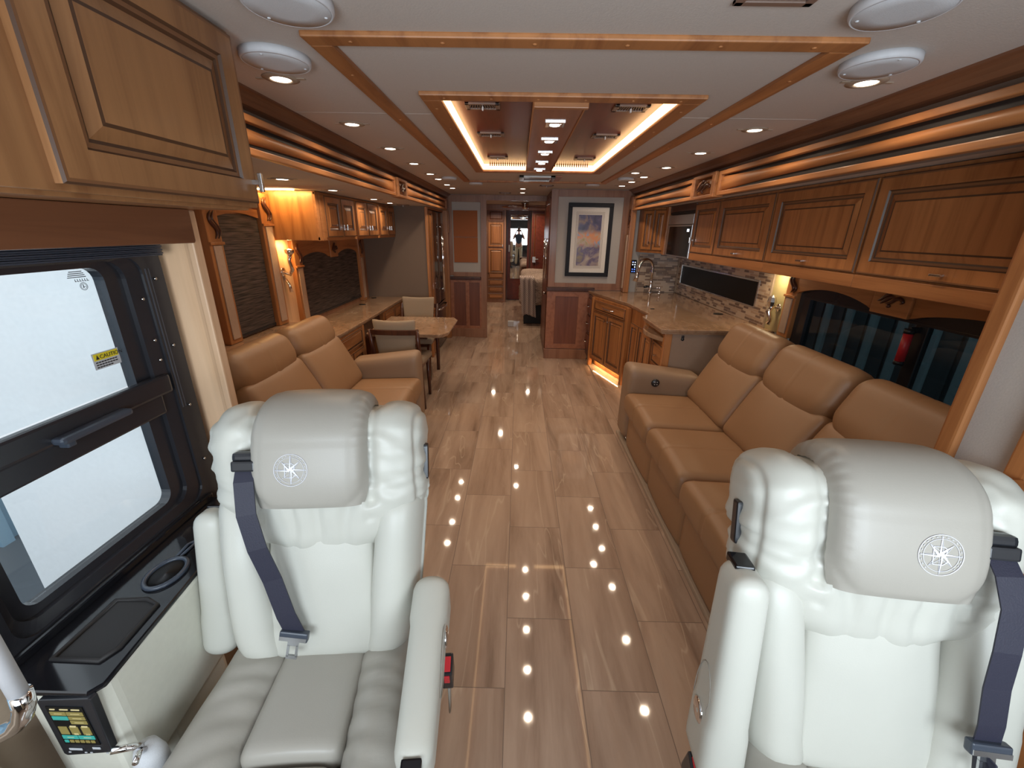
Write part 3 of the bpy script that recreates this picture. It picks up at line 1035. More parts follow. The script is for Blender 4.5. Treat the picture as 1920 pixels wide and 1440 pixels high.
def fascia_bracket(sgn, xf, y0, y1, z0, z1, label):
    t = thing('carved_bracket', label, 'bracket', (xf, (y0 + y1) / 2, z0), 'carved brackets')
    mb = MB().box(xf - sgn * 0.06, xf + sgn * 0.012, y0, y1, z0, z0 + 0.022, 0.004).box(xf - sgn * 0.06, xf + sgn * 0.012, y0, y1, z1 - 0.022, z1, 0.004)
    mb.box(xf - sgn * 0.06, xf + sgn * 0.012, y0, y0 + 0.05, z0 + 0.018, z1 - 0.018, 0.004).box(xf - sgn * 0.06, xf + sgn * 0.012, y1 - 0.05, y1, z0 + 0.018, z1 - 0.018, 0.004)
    link_mesh('frame', mb, 'wood_y', t)
    def fn(u, v):
        th = -pi / 2 + pi * v
        return (xf - sgn * 0.05 + sgn * 0.045 * cos(th), y0 + 0.045 + u * (y1 - y0 - 0.09), (z0 + z1) / 2 + (z1 - z0) * 0.42 * sin(th))
    link_mesh('panel', MB().grid(fn, 4, 12), 'wood_y', t)
    M = face_matrix(xf + sgn * 0.004, y0 + 0.06 if sgn > 0 else y1 - 0.06, z0 + 0.03, '+x' if sgn > 0 else '-x')
    scroll(t, M, y1 - y0 - 0.12, z1 - z0 - 0.06)
fascia_bracket(1, -1.03, 3.82, 4.14, 1.900, 2.050, 'carved scroll bracket between the left fascias')
fascia_bracket(-1, 1.34, 3.17, 3.56, 1.890, 2.050, 'carved scroll bracket between the right fascias')

# ------------------------------------------------------------------ left front: overhead cabinet, window, console
t = thing('overhead_cabinet', 'large wooden overhead cabinet above the driver window at upper left', 'cabinet', (-0.935, 0.6, 1.70))
mb = MB().box(-1.085, -0.785, -0.10, 1.345, 1.700, CZ - 0.001, 0.003)
link_mesh('body', mb, 'alder', t)
mb = MB().box(-1.06, -0.80, -0.06, 1.32, 1.692, 1.701)
link_mesh('bottom_panel', mb, 'alder', t)
M = face_matrix(-0.785, 0.765, 1.712, '+x')
cab_door(t, M, 0.565, 0.405, 'alder', 0.545, 0.055, True, 1.15, 0.05)
M = face_matrix(-0.785, -0.02, 1.712, '+x')
cab_door(t, M, 0.56, 0.405, 'alder', None, None, False, 1.15)
mb = MB().prism([(-0.10, 1.600), (1.27, 1.600), (1.275, 1.606), (1.275, 1.691), (-0.10, 1.691)], -0.985, -0.945, 'x', 0.003)
single('valance_board', mb, 'valance_wood', 'plain reddish wooden valance board under the overhead cabinet', 'valance')
mb = MB().box(-1.088, -0.985, 1.296, 1.318, 0.0, 1.690, 0.002)
mb.box(-0.985, -0.962, 1.285, 1.320, 0.0, 1.690, 0.005)
tag(struct('trim_6', mb, 'maple_z'), 'pale maple end panel between the window and the slide-out')

t = thing('window_1', 'black framed driver side window with sliding upper sash', 'window', (-1.09, 0.93, 0.73))
t['kind'] = 'structure'
def rrect(y0, y1, z0, z1, r, n=6):
    P = []
    for (cy_, cz_, a0) in ((y1 - r, z1 - r, 0), (y0 + r, z1 - r, pi / 2), (y0 + r, z0 + r, pi), (y1 - r, z0 + r, 1.5 * pi)):
        for k in range(n + 1):
            a = a0 + pi / 2 * k / n
            P.append((cy_ + r * cos(a), cz_ + r * sin(a)))
    return P
def rframe(mb, o, i, ro, ri, xo, xi, x_back):
    """loop frame: outer rect o, inner rect i at depth xo (front outer), xi (front inner), back plane"""
    A, B = rrect(*o, ro), rrect(*i, ri)
    n = len(A)
    vs = [(x_back, p[0], p[1]) for p in A] + [(xo, p[0], p[1]) for p in A] + [(xi, p[0], p[1]) for p in B] + [(x_back, p[0], p[1]) for p in B]
    fs = []
    for k in range(n):
        j = (k + 1) % n
        for s in range(3):
            fs.append([s * n + k, s * n + j, (s + 1) * n + j, (s + 1) * n + k])
        fs.append([3 * n + k, 3 * n + j, j, k])
    mb.add(vs, fs, 0, False)
mb = MB()
rframe(mb, (0.60, 1.268, 0.728, 1.604), (0.635, 1.205, 0.775, 1.565), 0.06, 0.05, -1.062, -1.068, -1.092)
rframe(mb, (0.635, 1.205, 0.775, 1.565), (0.655, 1.162, 0.80, 1.557), 0.05, 0.05, -1.075, -1.082, -1.12)
rframe(mb, (0.645, 1.165, 0.79, 1.562), (0.69, 1.118, 0.818, 1.542), 0.05, 0.035, -1.095, -1.10, -1.13)
link_mesh('frame', mb, 'frame_black', t)
mb = MB()
for k in range(4):
    mb.box(-1.074, -1.066, 1.212 + k * 0.011, 1.216 + k * 0.011, 1.10, 1.53)
link_mesh('track_rails', mb, 'dark_seal', t)
mb = MB()
mb.box(-1.088, -1.060, 0.64, 1.19, 1.165, 1.222, 0.008)
mb.box(-1.098, -1.072, 0.64, 1.16, 1.105, 1.165, 0.006)
link_mesh('sash_bar', mb, 'frame_black', t)
mb = MB().box(-1.062, -1.030, 0.83, 1.015, 1.168, 1.186, 0.008).box(-1.064, -1.040, 0.845, 0.865, 1.155, 1.17, 0.003)
link_mesh('latch_handle', mb, 'dark_seal', t)
mb = MB().box(-1.113, -1.109, 0.64, 1.12, 1.215, 1.56)
link_mesh('upper_glass', mb, 'clear_glass', t)
mb = MB().box(-1.119, -1.116, 0.64, 1.12, 0.82, 1.12)
link_mesh('lower_glass', mb, 'clear_glass', t)
mb = MB()
for (y, z) in ((1.235, 1.50), (1.235, 1.30), (1.235, 1.10), (1.235, 0.90), (1.15, 0.748), (1.0, 0.748), (0.88, 0.748), (0.75, 0.748), (1.175, 1.45), (1.175, 1.33), (1.175, 1.27)):
    mb.lathe([(0.0045, -1.064), (0.0045, -1.060), (0, -1.058)], (0, y, z), 'x', 8)
link_mesh('screw_heads', mb, 'nickel', t)
mb = MB()
for k in range(8):
    mb.box(-1.075 + 0.001 * (k % 2), -1.030 + 0.003 * (k % 2), 0.20, 1.245, 1.566 + k * 0.0046, 1.5695 + k * 0.0046)
single('window_blind', mb, 'dark_seal', 'black pleated blind folded up at the top of the driver window', 'blind')

def text_mesh(s, size, M, depth=0.0004):
    cu = bpy.data.curves.new('lettering', 'FONT')
    cu.body = s; cu.size = size; cu.extrude = depth; cu.align_x = 'LEFT'
    ob = bpy.data.objects.new('lettering', cu)
    COL.objects.link(ob)
    dg = bpy.context.evaluated_depsgraph_get()
    me = bpy.data.meshes.new_from_object(ob.evaluated_get(dg))
    mb = MB(); mb.M = M
    mb.add([v.co.copy() for v in me.vertices], [list(p.vertices) for p in me.polygons])
    bpy.data.objects.remove(ob)
    bpy.data.meshes.remove(me)
    return mb
# local XY text plane -> facing +x, reading towards +y
def txt_M(x, y, z, k=1.0):
    return Matrix(((0, 0, k, x), (1, 0, 0, y), (0, 1, 0, z), (0, 0, 0, 1)))
t = thing('caution_sticker', 'yellow and grey caution sticker on the upper window pane', 'sticker', (-1.108, 1.075, 1.30))
mb = MB().box(-1.1086, -1.1078, 1.026, 1.102, 1.2846, 1.328)
link_mesh('backing', mb, 'label_gray', t)
mb = MB().box(-1.1079, -1.1072, 1.030, 1.099, 1.308, 1.3255)
link_mesh('yellow_band', mb, 'label_yellow', t)
link_mesh('heading', text_mesh('CAUTION', 0.0145, txt_M(-1.107, 1.046, 1.3115)), 'ink', t)
mb = MB().prism([(1.035, 1.311), (1.044, 1.311), (1.0395, 1.3225)], -1.1075, -1.1066, 'x')
link_mesh('warning_triangle', mb, 'ink', t)
mb = MB()
for k, L in enumerate((0.062, 0.064, 0.050)):
    for q in range(int(L / 0.0075)):
        mb.box(-1.1079, -1.1074, 1.032 + q * 0.0078, 1.032 + q * 0.0078 + 0.0062, 1.301 - k * 0.0065, 1.3042 - k * 0.0065)
link_mesh('small_print', mb, 'ink', t)
t = thing('glass_marking', 'small printed safety marking in the upper corner of the side window glass', 'marking', (-1.107, 1.06, 1.50))
mb = MB()
mb.tube([(-1.1078, 1.067 + 0.0095 * cos(a * pi / 8), 1.498 + 0.0095 * sin(a * pi / 8)) for a in range(16)], 0.0006, 5, closed=True)
mb.tube([(-1.1078, 1.067 + 0.007 * cos(a * pi / 8), 1.498 + 0.007 * sin(a * pi / 8)) for a in range(16)], 0.0005, 5, closed=True)
mb.box(-1.1081, -1.1076, 1.065, 1.067, 1.494, 1.503).box(-1.1081, -1.1076, 1.067, 1.071, 1.496, 1.4975)
link_mesh('circle', mb, 'garage_dark', t)
mb = MB()
for k in range(6):
    mb.box(-1.1081, -1.1077, 1.049 + k * 0.0062, 1.0505 + k * 0.0062, 1.5105, 1.517).box(-1.1081, -1.1077, 1.049 + k * 0.0062, 1.0535 + k * 0.0062, 1.5105, 1.512)
for k, w in enumerate((0.026, 0.022, 0.018, 0.012)):
    mb.box(-1.1081, -1.1077, 1.046 - w / 2, 1.067 + w / 2, 1.5205 + k * 0.0045, 1.5225 + k * 0.0045)
link_mesh('lettering', mb, 'garage_dark', t)

# side console
t = thing('side_console', 'cream side console with black glossy top, cup holder and small touch screen', 'console', (-0.95, 0.80, 0.0))
P = [(-1.06, 0.60), (-0.985, 0.572), (-0.86, 0.572), (-0.850, 0.60), (-0.872, 0.92), (-0.885, 1.10), (-0.90, 1.22), (-1.06, 1.22)]
mb = MB().prism([(p[0], p[1]) for p in P], 0.42, 0.742, 'z', 0.014)
mb.prism([(-1.06, 0.66), (-0.92, 0.64), (-0.875, 0.70), (-0.875, 0.90), (-1.06, 0.95)], 0.0, 0.43, 'z', 0.012)
link_mesh('body', mb, 'cream_plastic', t)
Pt = [(-1.068, 0.62), (-1.05, 0.578), (-1.0, 0.562), (-0.86, 0.562), (-0.842, 0.585), (-0.870, 0.90), (-0.885, 1.20), (-1.068, 1.23)]
mb = MB()
hole = [(-1.0, 0.63), (-0.895, 0.63), (-0.880, 0.66), (-0.888, 0.775), (-0.925, 0.79), (-1.0, 0.785)]
mb.prism(Pt, 0.740, 0.752, 'z', 0.005)
mb.box(-1.068, -1.052, 0.60, 1.22, 0.75, 0.775, 0.006)
link_mesh('top', mb, 'black_gloss', t)
mb = MB()
rr = 0.006
mb.tube([(p[0], p[1], 0.754) for p in hole], rr, 8, closed=True)
mb.prism(hole, 0.7525, 0.7535, 'z')
link_mesh('tray', mb, 'vent_dark', t)
mb = MB()
mb.tube([(-0.945 + 0.042 * cos(a * pi / 14), 0.875 + 0.055 * sin(a * pi / 14), 0.756) for a in range(28)], 0.0065, 8, closed=True)
mb.tube([(-0.952, 0.93, 0.756), (-0.950, 0.985, 0.756), (-0.958, 1.0, 0.756), (-0.967, 0.985, 0.756), (-0.962, 0.93, 0.756)], 0.004, 8)
link_mesh('cup_holder_ring', mb, 'dark_seal', t)
mb = MB().lathe([(0.040, 0.755), (0.034, 0.7535), (0, 0.7528)], (-0.945, 0.875, 0), 'z', 28, sy=1.3)
link_mesh('cup_well', mb, 'vent_dark', t)
mb = MB().lathe([(0.016, 0.752), (0.016, 0.759), (0.012, 0.760), (0.010, 0.756), (0, 0.756)], (-0.935, 1.08, 0), 'z', 20)
link_mesh('power_socket', mb, 'black_plastic', t)
t2 = thing('touch_screen', 'small tilted touch screen with teal and olive buttons on the side console', 'screen', (-0.907, 0.565, 0.65))
mb = MB().prism([(-0.958, 0.737), (-0.853, 0.746), (-0.848, 0.742), (-0.857, 0.580), (-0.862, 0.575), (-0.960, 0.560), (-0.966, 0.566), (-0.963, 0.732)], 0.5565, 0.5718, 'y', 0.002)
link_mesh('bezel', mb, 'black_plastic', t2)
mb = MB().box(-0.948, -0.872, 0.5548, 0.5562, 0.603, 0.722)
link_mesh('display', mb, 'screen_dark', t2)
def tiles(rects, m, name):
    mb = MB()
    for (a, b, c, d) in rects:
        mb.box(-0.944 + a * 0.068, -0.944 + b * 0.068, 0.5540, 0.5550, 0.717 - d * 0.108, 0.717 - c * 0.108)
    link_mesh(name, mb, m, t2)
tiles([(0, .47, .09, .19), (.5, 1, .09, .19), (.5, 1, .22, .31), (.5, 1, .34, .43), (.02, .28, .52, .74), (.72, .98, .52, .74), (.36, .62, .52, .74)] + [(k * .165, k * .165 + .12, .92, .99) for k in range(1, 6)], 'screen_olive', 'olive_buttons')
tiles([(0, .47, .22, .32), (0, .48, .78, .88), (.51, 1, .78, .88), (0, .12, .92, .99)], 'screen_teal', 'teal_buttons')
tiles([(.05, .2, .01, .035), (.35, .6, .01, .035), (.7, .95, .01, .035), (.12, .36, .13, .15), (.62, .9, .13, .15), (.62, .9, .255, .275), (.62, .9, .375, .395), (.40, .58, .49, .53), (.76, .94, .49, .53), (.42, .56, .70, .75), (.78, .92, .70, .75), (.15, .36, .82, .84), (.66, .9, .82, .84)], 'screen_cream', 'screen_text')
mb = MB().box(-0.945, -0.917, 0.5545, 0.5555, 0.583, 0.589).box(-0.893, -0.876, 0.5545, 0.5555, 0.588, 0.594)
for x in (-0.950, -0.915, -0.903, -0.868):
    mb.box(x, x + 0.005, 0.5545, 0.5555, 0.574, 0.577)
link_mesh('bezel_lettering', mb, 'label_gray', t2)

t = thing('grab_handle', 'clear and chrome tubular grab handle at the lower left corner', 'handle', (-0.80, 0.45, 0.89))
mb = MB().tube([(-0.80, 0.45, 1.40), (-0.80, 0.45, 0.915)], 0.0125, 16)
link_mesh('tube', mb, 'white_plastic', t)
mb = MB().tube([(-0.797, 0.45, 0.93), (-0.802, 0.45, 0.90), (-0.812, 0.448, 0.875), (-0.83, 0.445, 0.855), (-0.86, 0.44, 0.838), (-0.93, 0.43, 0.815)], [0.0145, 0.015, 0.014, 0.014, 0.014, 0.0145], 16)
link_mesh('elbow', mb, 'chrome', t)
# lower post with levers next to the console
t = thing('seat_pedestal_cover', 'pale moulded pedestal with chrome levers beside the console', 'pedestal', (-0.80, 0.60, 0.0))
mb = MB().lathe([(0.030, 0.0), (0.032, 0.47), (0.031, 0.53), (0.022, 0.565), (0, 0.575)], (-0.802, 0.575, 0), 'z', 28)
link_mesh('cover', mb, 'grille_cloth', t)
mb = MB().tube([(-0.805, 0.575, 0.565), (-0.812, 0.56, 0.590), (-0.84, 0.545, 0.603)], 0.007, 10).tube([(-0.798, 0.57, 0.565), (-0.79, 0.55, 0.587), (-0.778, 0.53, 0.593)], 0.006, 10)
link_mesh('lever', mb, 'chrome', t)
mb = MB().box(-0.86, -0.54, 0.72, 1.22, 0.0, 0.008, 0.003)
single('floor_mat', mb, 'gray_mat', 'dark mat on the floor between the console and the captain chair', 'mat')
mb = MB().box(-1.088, -0.985, -0.7, 0.50, 0.0, 0.66, 0.03)
single('lower_side_panel', mb, 'tan_trim', 'taupe lower side panel in front of the console', 'panel')

# ------------------------------------------------------------------ left slide-out
XL = -1.93
def post(parent, y0, y1, z0, z1, x=XL, sgn=1, carve=0.2, name='post'):
    d = 0.05
    mb = MB().box(x, x + sgn * d, y0, y1, z0, z1, 0.005)
    o = link_mesh(name, mb, 'wood_z', parent)
    w = y1 - y0
    zi = z1 - carve - 0.03
    mb = MB().box(x + sgn * d, x + sgn * (d + 0.008), y0 + w * .2, y1 - w * .2, z0 + 0.03, zi, 0.003)
    link_mesh('padded_insert', mb, 'padded_insert', o)
    mb = MB().box(x + sgn * (d - 0.001), x + sgn * (d + 0.012), y0 - 0.003, y1 + 0.003, zi + 0.004, zi + 0.022, 0.003)
    link_mesh('cap_moulding', mb, 'wood_z', o)
    M = face_matrix(x + sgn * (d + 0.002), y0 + w * .1 if sgn > 0 else y1 - w * .1, zi + 0.03, '+x' if sgn > 0 else '-x')
    # vertical scroll
    mb = MB(); mb.M = M
    H = z1 - zi - 0.04
    for off, r in ((0.0, 0.010), (0.22, 0.008)):
        Pp = []
        for k in range(17):
            u = k / 16
            Pp.append((w * (0.38 + off + 0.20 * sin(u * 2 * pi)), -0.004, H * (0.06 + 0.85 * u)))
        mb.tube(Pp, [r * (0.3 + sin(pi * k / 16)) for k in range(17)], 8)
    link_mesh('carving', mb, 'dark_wood', o)
    return o
def shade(y0, y1, z0, z1, label, x=XL):
    t = thing('pleated_blind', label, 'blind', (x + 0.02, (y0 + y1) / 2, z0), 'dark pleated shades on the left windows')
    link_mesh('fabric', MB().box(x + 0.006, x + 0.016, y0, y1, z0 + 0.02, z1), 'shade_fabric', t)
    link_mesh('bottom_rail', MB().box(x + 0.003, x + 0.024, y0, y1, z0, z0 + 0.022, 0.004), 'frame_black', t)
t = thing('window_surround', 'tall wooden window surround behind the loveseat with padded side posts', 'window surround', (XL, 3.0, 0.905))
post(t, 2.64, 2.765, 0.907, 1.76)
post(t, 3.235, 3.375, 0.907, 1.875)
mb = MB()
pts = [(2.765, 1.76)] + [(2.765 + (3.235 - 2.765) * k / 12, 1.70 + 0.03 * sin(pi * k / 12)) for k in range(13)] + [(3.235, 1.76)]
mb.prism(pts, XL, XL + 0.03, 'x')
link_mesh('head_board', mb, 'wood_y', t)
shade(2.765, 3.235, 0.915, 1.72, 'tall narrow dark pleated shade behind the loveseat')
t = thing('window_surround', 'wide wooden window surround over the desk with scalloped top', 'window surround', (XL, 4.5, 0.81))
post(t, 3.62, 3.745, 0.812, 1.545)
post(t, 5.12, 5.235, 0.812, 1.545)
y0, y1, ym = 3.745, 5.12, 4.44
pts = [(y0, 1.546)]
for a, b in ((y0, ym - 0.09), (ym + 0.09, y1)):
    pts += [(a + (b - a) * k / 14, 1.375 + 0.055 * sin(pi * k / 14) ** 0.7) for k in range(15)]
pts += [(y1, 1.546)]
link_mesh('scalloped_board', MB().prism(pts, XL, XL + 0.03, 'x'), 'wood_y', t)
o = link_mesh('plaque', MB().box(XL + 0.03, XL + 0.045, ym - 0.09, ym + 0.09, 1.365, 1.545, 0.005), 'wood_z', t)
scroll(o, face_matrix(XL + 0.046, ym - 0.07, 1.40, '+x'), 0.14, 0.11)
shade(3.745, 5.12, 0.855, 1.44, 'wide dark pleated shade above the desk')

# sconce between the two windows
mb = MB().box(XL, XL + 0.012, 3.376, 3.62, 0.81, 1.545)
single('sconce_backboard', mb, 'maple_z', 'pale wooden board behind the sconce between the two left windows', 'panel')
t = thing('wall_sconce', 'curved chrome wall sconce glowing yellow between the left windows', 'lamp', (XL + 0.012, 3.47, 1.35))
mb = MB().lathe([(0.035, 0), (0.035, 0.008), (0.0, 0.012)], (XL + 0.012, 3.47, 1.30), 'x', 20)
link_mesh('back_plate', mb, 'chrome', t)
mb = MB().tube([(XL + 0.02, 3.47, 1.30), (XL + 0.07, 3.47, 1.28), (XL + 0.10, 3.46, 1.32), (XL + 0.085, 3.46, 1.39), (XL + 0.10, 3.455, 1.44)], [0.010, 0.013, 0.016, 0.012, 0.018], 12)
mb.lathe([(0.014, 1.435), (0.032, 1.45), (0.036, 1.475), (0.030, 1.478)], (XL + 0.10, 3.455, 0), 'z', 16)
mb.tube([(XL + 0.02, 3.47, 1.25), (XL + 0.05, 3.47, 1.20), (XL + 0.06, 3.465, 1.14)], [0.012, 0.010, 0.015], 10)
link_mesh('arm', mb, 'chrome', t)
mb = MB().lathe([(0, 1.452), (0.018, 1.46), (0.020, 1.475), (0, 1.485)], (XL + 0.10, 3.455, 0), 'z', 14)
link_mesh('bulb', mb, 'warm_bulb', t)
area('lamp', (XL + 0.10, 3.455, 1.49), (radians(180), 0, 0), 0.04, 0, 1.6, (1.0, 0.62, 0.22), 'DISK', t)
area('lamp_down', (XL + 0.09, 3.49, 1.535), (radians(0), radians(0), 0), 0.05, 0, 2.2, (1.0, 0.62, 0.22), 'DISK', t)
t = thing('accent_light', 'hidden warm accent strip at the top of the wooden post beside the upper cabinet', 'light', (-1.88, 3.33, 1.88))
mb = MB().box(-1.925, -1.62, 3.245, 3.262, 1.893, 1.902)
link_mesh('strip', mb, 'warm_bulb', t)
area('lamp', (-1.76, 3.255, 1.888), (radians(62), 0, 0), 0.30, 0.02, 2.6, (1.0, 0.60, 0.18), 'RECTANGLE', t)

# upper cabinets over the desk
dl_y = [(3.500, 3.805), (3.825, 4.120), (4.170, 4.460), (4.480, 4.785), (4.845, 5.130), (5.150, 5.425)]
spans = [(3.38, 4.145, 'nearest wooden wall cabinet over the desk with a broad amber side panel'), (4.145, 4.815, 'middle wooden wall cabinet over the desk'), (4.815, 5.45, 'farthest wooden wall cabinet over the desk beside the taupe wall')]
for i, (a, b, lab) in enumerate(spans):
    t = thing('wall_cabinet', lab, 'cabinet', (-1.74, (a + b) / 2, 1.548), 'wall cabinets over the desk')
    mb = MB().box(-1.925, -1.548, a + 0.001, b - 0.001, 1.550, 1.900, 0.002)
    link_mesh('body', mb, 'wood_z', t)
    mb = MB().box(-1.548, -1.532, a + 0.001, b - 0.001, 1.548, 1.575).box(-1.548, -1.532, a + 0.001, b - 0.001, 1.878, 1.900)
    for q in ([3.38, 3.42, 3.45, 3.495] if i == 0 else []):
        pass
    if i == 0:
        mb.box(-1.548, -1.530, 3.381, 3.42, 1.55, 1.9, 0.003).box(-1.546, -1.524, 3.43, 3.44, 1.55, 1.9).box(-1.546, -1.526, 3.45, 3.495, 1.55, 1.9, 0.003)
    link_mesh('face_frame', mb, 'wood_y', t)
    for j in (0, 1):
        p, q = dl_y[i * 2 + j]
        M = face_matrix(-1.534, p, 1.574, '+x')
        cab_door(t, M, q - p, 0.306, 'wood_z', (q - p) - 0.025 if j == 0 else 0.025, 0.075, True, 0.95, 0.045)

# counters on the left
def slab(pts, z0, z1, name, label, cat='countertop', m='countertop', step=0.010):
    mb = MB()
    cx = sum(p[0] for p in pts) / len(pts); cy_ = sum(p[1] for p in pts) / len(pts)
    h = z1 - z0
    def inset(d):
        out = []
        n = len(pts)
        for i in range(n):
            p0, p1, p2 = Vector(pts[i - 1]), Vector(pts[i]), Vector(pts[(i + 1) % n])
            e1 = (p1 - p0).normalized(); e2 = (p2 - p1).normalized()
            n1 = Vector((-e1.y, e1.x)); n2 = Vector((-e2.y, e2.x))
            b = (n1 + n2)
            b = b / max(0.3, b.length_squared / 2) if b.length > 1e-6 else n1
            out.append((p1.x + b.x * d, p1.y + b.y * d))
        return out
    A = 0
    for i in range(len(pts)):
        A += pts[i - 1][0] * pts[i][1] - pts[i][0] * pts[i - 1][1]
    if A < 0:
        pts = pts[::-1]
    prof = [(0.016, z0), (0.012, z0 + h * .18), (0.012, z0 + h * .3), (0.005, z0 + h * .42), (0.003, z0 + h * .6), (0.003, z0 + h * .68), (0.0, z0 + h * .74), (0.0, z1 - h * .08), (0.003, z1)]
    n = len(pts)
    vs = []; fs = []
    for (d, z) in prof:
        vs += [(p[0], p[1], z) for p in inset(d)]
    for s in range(len(prof) - 1):
        for k in range(n):
            fs.append([s * n + k, s * n + (k + 1) % n, (s + 1) * n + (k + 1) % n, (s + 1) * n + k])
    fs.append(list(range(n))[::-1]); fs.append([(len(prof) - 1) * n + k for k in range(n)])
    mb.add(vs, fs)
    return single(name, mb, m, label, cat)
slab([(XL + 0.001, 2.25), (-1.69, 2.25), (-1.69, 3.405), (XL + 0.001, 3.405)], 0.868, 0.905, 'window_shelf', 'narrow brown stone shelf behind the loveseat', 'shelf')
slab([(XL + 0.001, 3.41), (XL + 0.001, 5.447), (-1.475, 5.447), (-1.475, 3.40), (-1.49, 3.335), (-1.53, 3.30), (-1.60, 3.285), (-1.86, 3.285), (-1.86, 3.41)], 0.768, 0.812, 'desk_countertop', 'long brown stone desk top under the wide left window')
slab([(-1.40, 3.78), (-0.73, 3.78), (-0.68, 3.81), (-0.645, 3.90), (-0.645, 4.46), (-0.70, 4.58), (-1.40, 4.58)], 0.694, 0.732, 'dining_table_top', 'brown stone dining table top with clipped corners pulled out from the desk', 'table')
o = bpy.data.objects['dining_table_top']
t = thing('dining_table', 'brown stone topped dining table with clipped corners pulled out from the desk', 'table', (-1.05, 4.18, 0.0))
del o['label']; del o['category']
o.name = 'table_top'; o.parent = t; o.location = -Vector(t.location)
mb = MB().box(-1.44, -0.86, 3.88, 3.93, 0.655, 0.695, 0.004).box(-1.44, -0.86, 4.42, 4.47, 0.655, 0.695, 0.004)
link_mesh('slide_rails', mb, 'dark_wood', t)
mb = MB().box(-1.40, -1.34, 4.30, 4.36, 0.0105, 0.695, 0.006)
link_mesh('leg', mb, 'dark_wood', t)
mb = MB().lathe([(0.038, 0.812), (0.038, 0.816), (0.030, 0.8165), (0, 0.8165)], (-1.80, 4.83, 0), 'z', 24)
single('cable_grommet', mb, 'grommet', 'round black grommet in the desk top on the left', 'grommet')
mb = MB().lathe([(0.030, 0.812), (0.030, 0.816), (0, 0.8165)], (-1.83, 5.33, 0), 'z', 24)
single('cable_grommet', mb, 'grommet', 'small round black cap at the far corner of the desk top', 'grommet')
t = thing('desk_cabinet', 'near wooden desk cabinet with a drawer over two raised panel doors', 'cabinet', (-1.71, 3.62, 0.0))
mb = MB().box(XL + 0.002, -1.505, 3.30, 3.965, 0.012, 0.768, 0.004).box(-1.51, -1.485, 3.30, 3.35, 0.012, 0.768, 0.004).box(-1.51, -1.485, 3.925, 3.965, 0.012, 0.768, 0.004)
link_mesh('body', mb, 'wood_z', t)
cab_door(t, face_matrix(-1.505, 3.36, 0.60, '+x'), 0.56, 0.15, 'wood_y', None, None, name='drawer', k=0.35)
cab_door(t, face_matrix(-1.505, 3.36, 0.09, '+x'), 0.275, 0.48, 'wood_z', 0.25, 0.40, True, 0.9)
cab_door(t, face_matrix(-1.505, 3.645, 0.09, '+x'), 0.275, 0.48, 'wood_z', 0.025, 0.40, True, 0.9)
t = thing('desk_cabinet', 'far wooden desk cabinet beside the refrigerator column', 'cabinet', (-1.71, 5.05, 0.0))
mb = MB().box(XL + 0.002, -1.505, 4.64, 5.448, 0.012, 0.768, 0.004)
link_mesh('body', mb, 'wood_z', t)
cab_door(t, face_matrix(-1.505, 4.66, 0.60, '+x'), 0.37, 0.15, 'wood_y', 0.185, 0.075, k=0.35, name='drawer')
cab_door(t, face_matrix(-1.505, 5.05, 0.60, '+x'), 0.37, 0.15, 'wood_y', 0.185, 0.075, k=0.35, name='drawer')
cab_door(t, face_matrix(-1.505, 4.66, 0.09, '+x'), 0.37, 0.48, 'wood_z', 0.34, 0.40, True, 0.9)
cab_door(t, face_matrix(-1.505, 5.05, 0.09, '+x'), 0.37, 0.48, 'wood_z', 0.03, 0.40, True, 0.9)
mb = MB().box(-1.90, -1.55, 3.97, 4.635, 0.60, 0.767)
single('table_housing', mb, 'dark_wood', 'dark slot under the desk where the table slides in', 'housing')

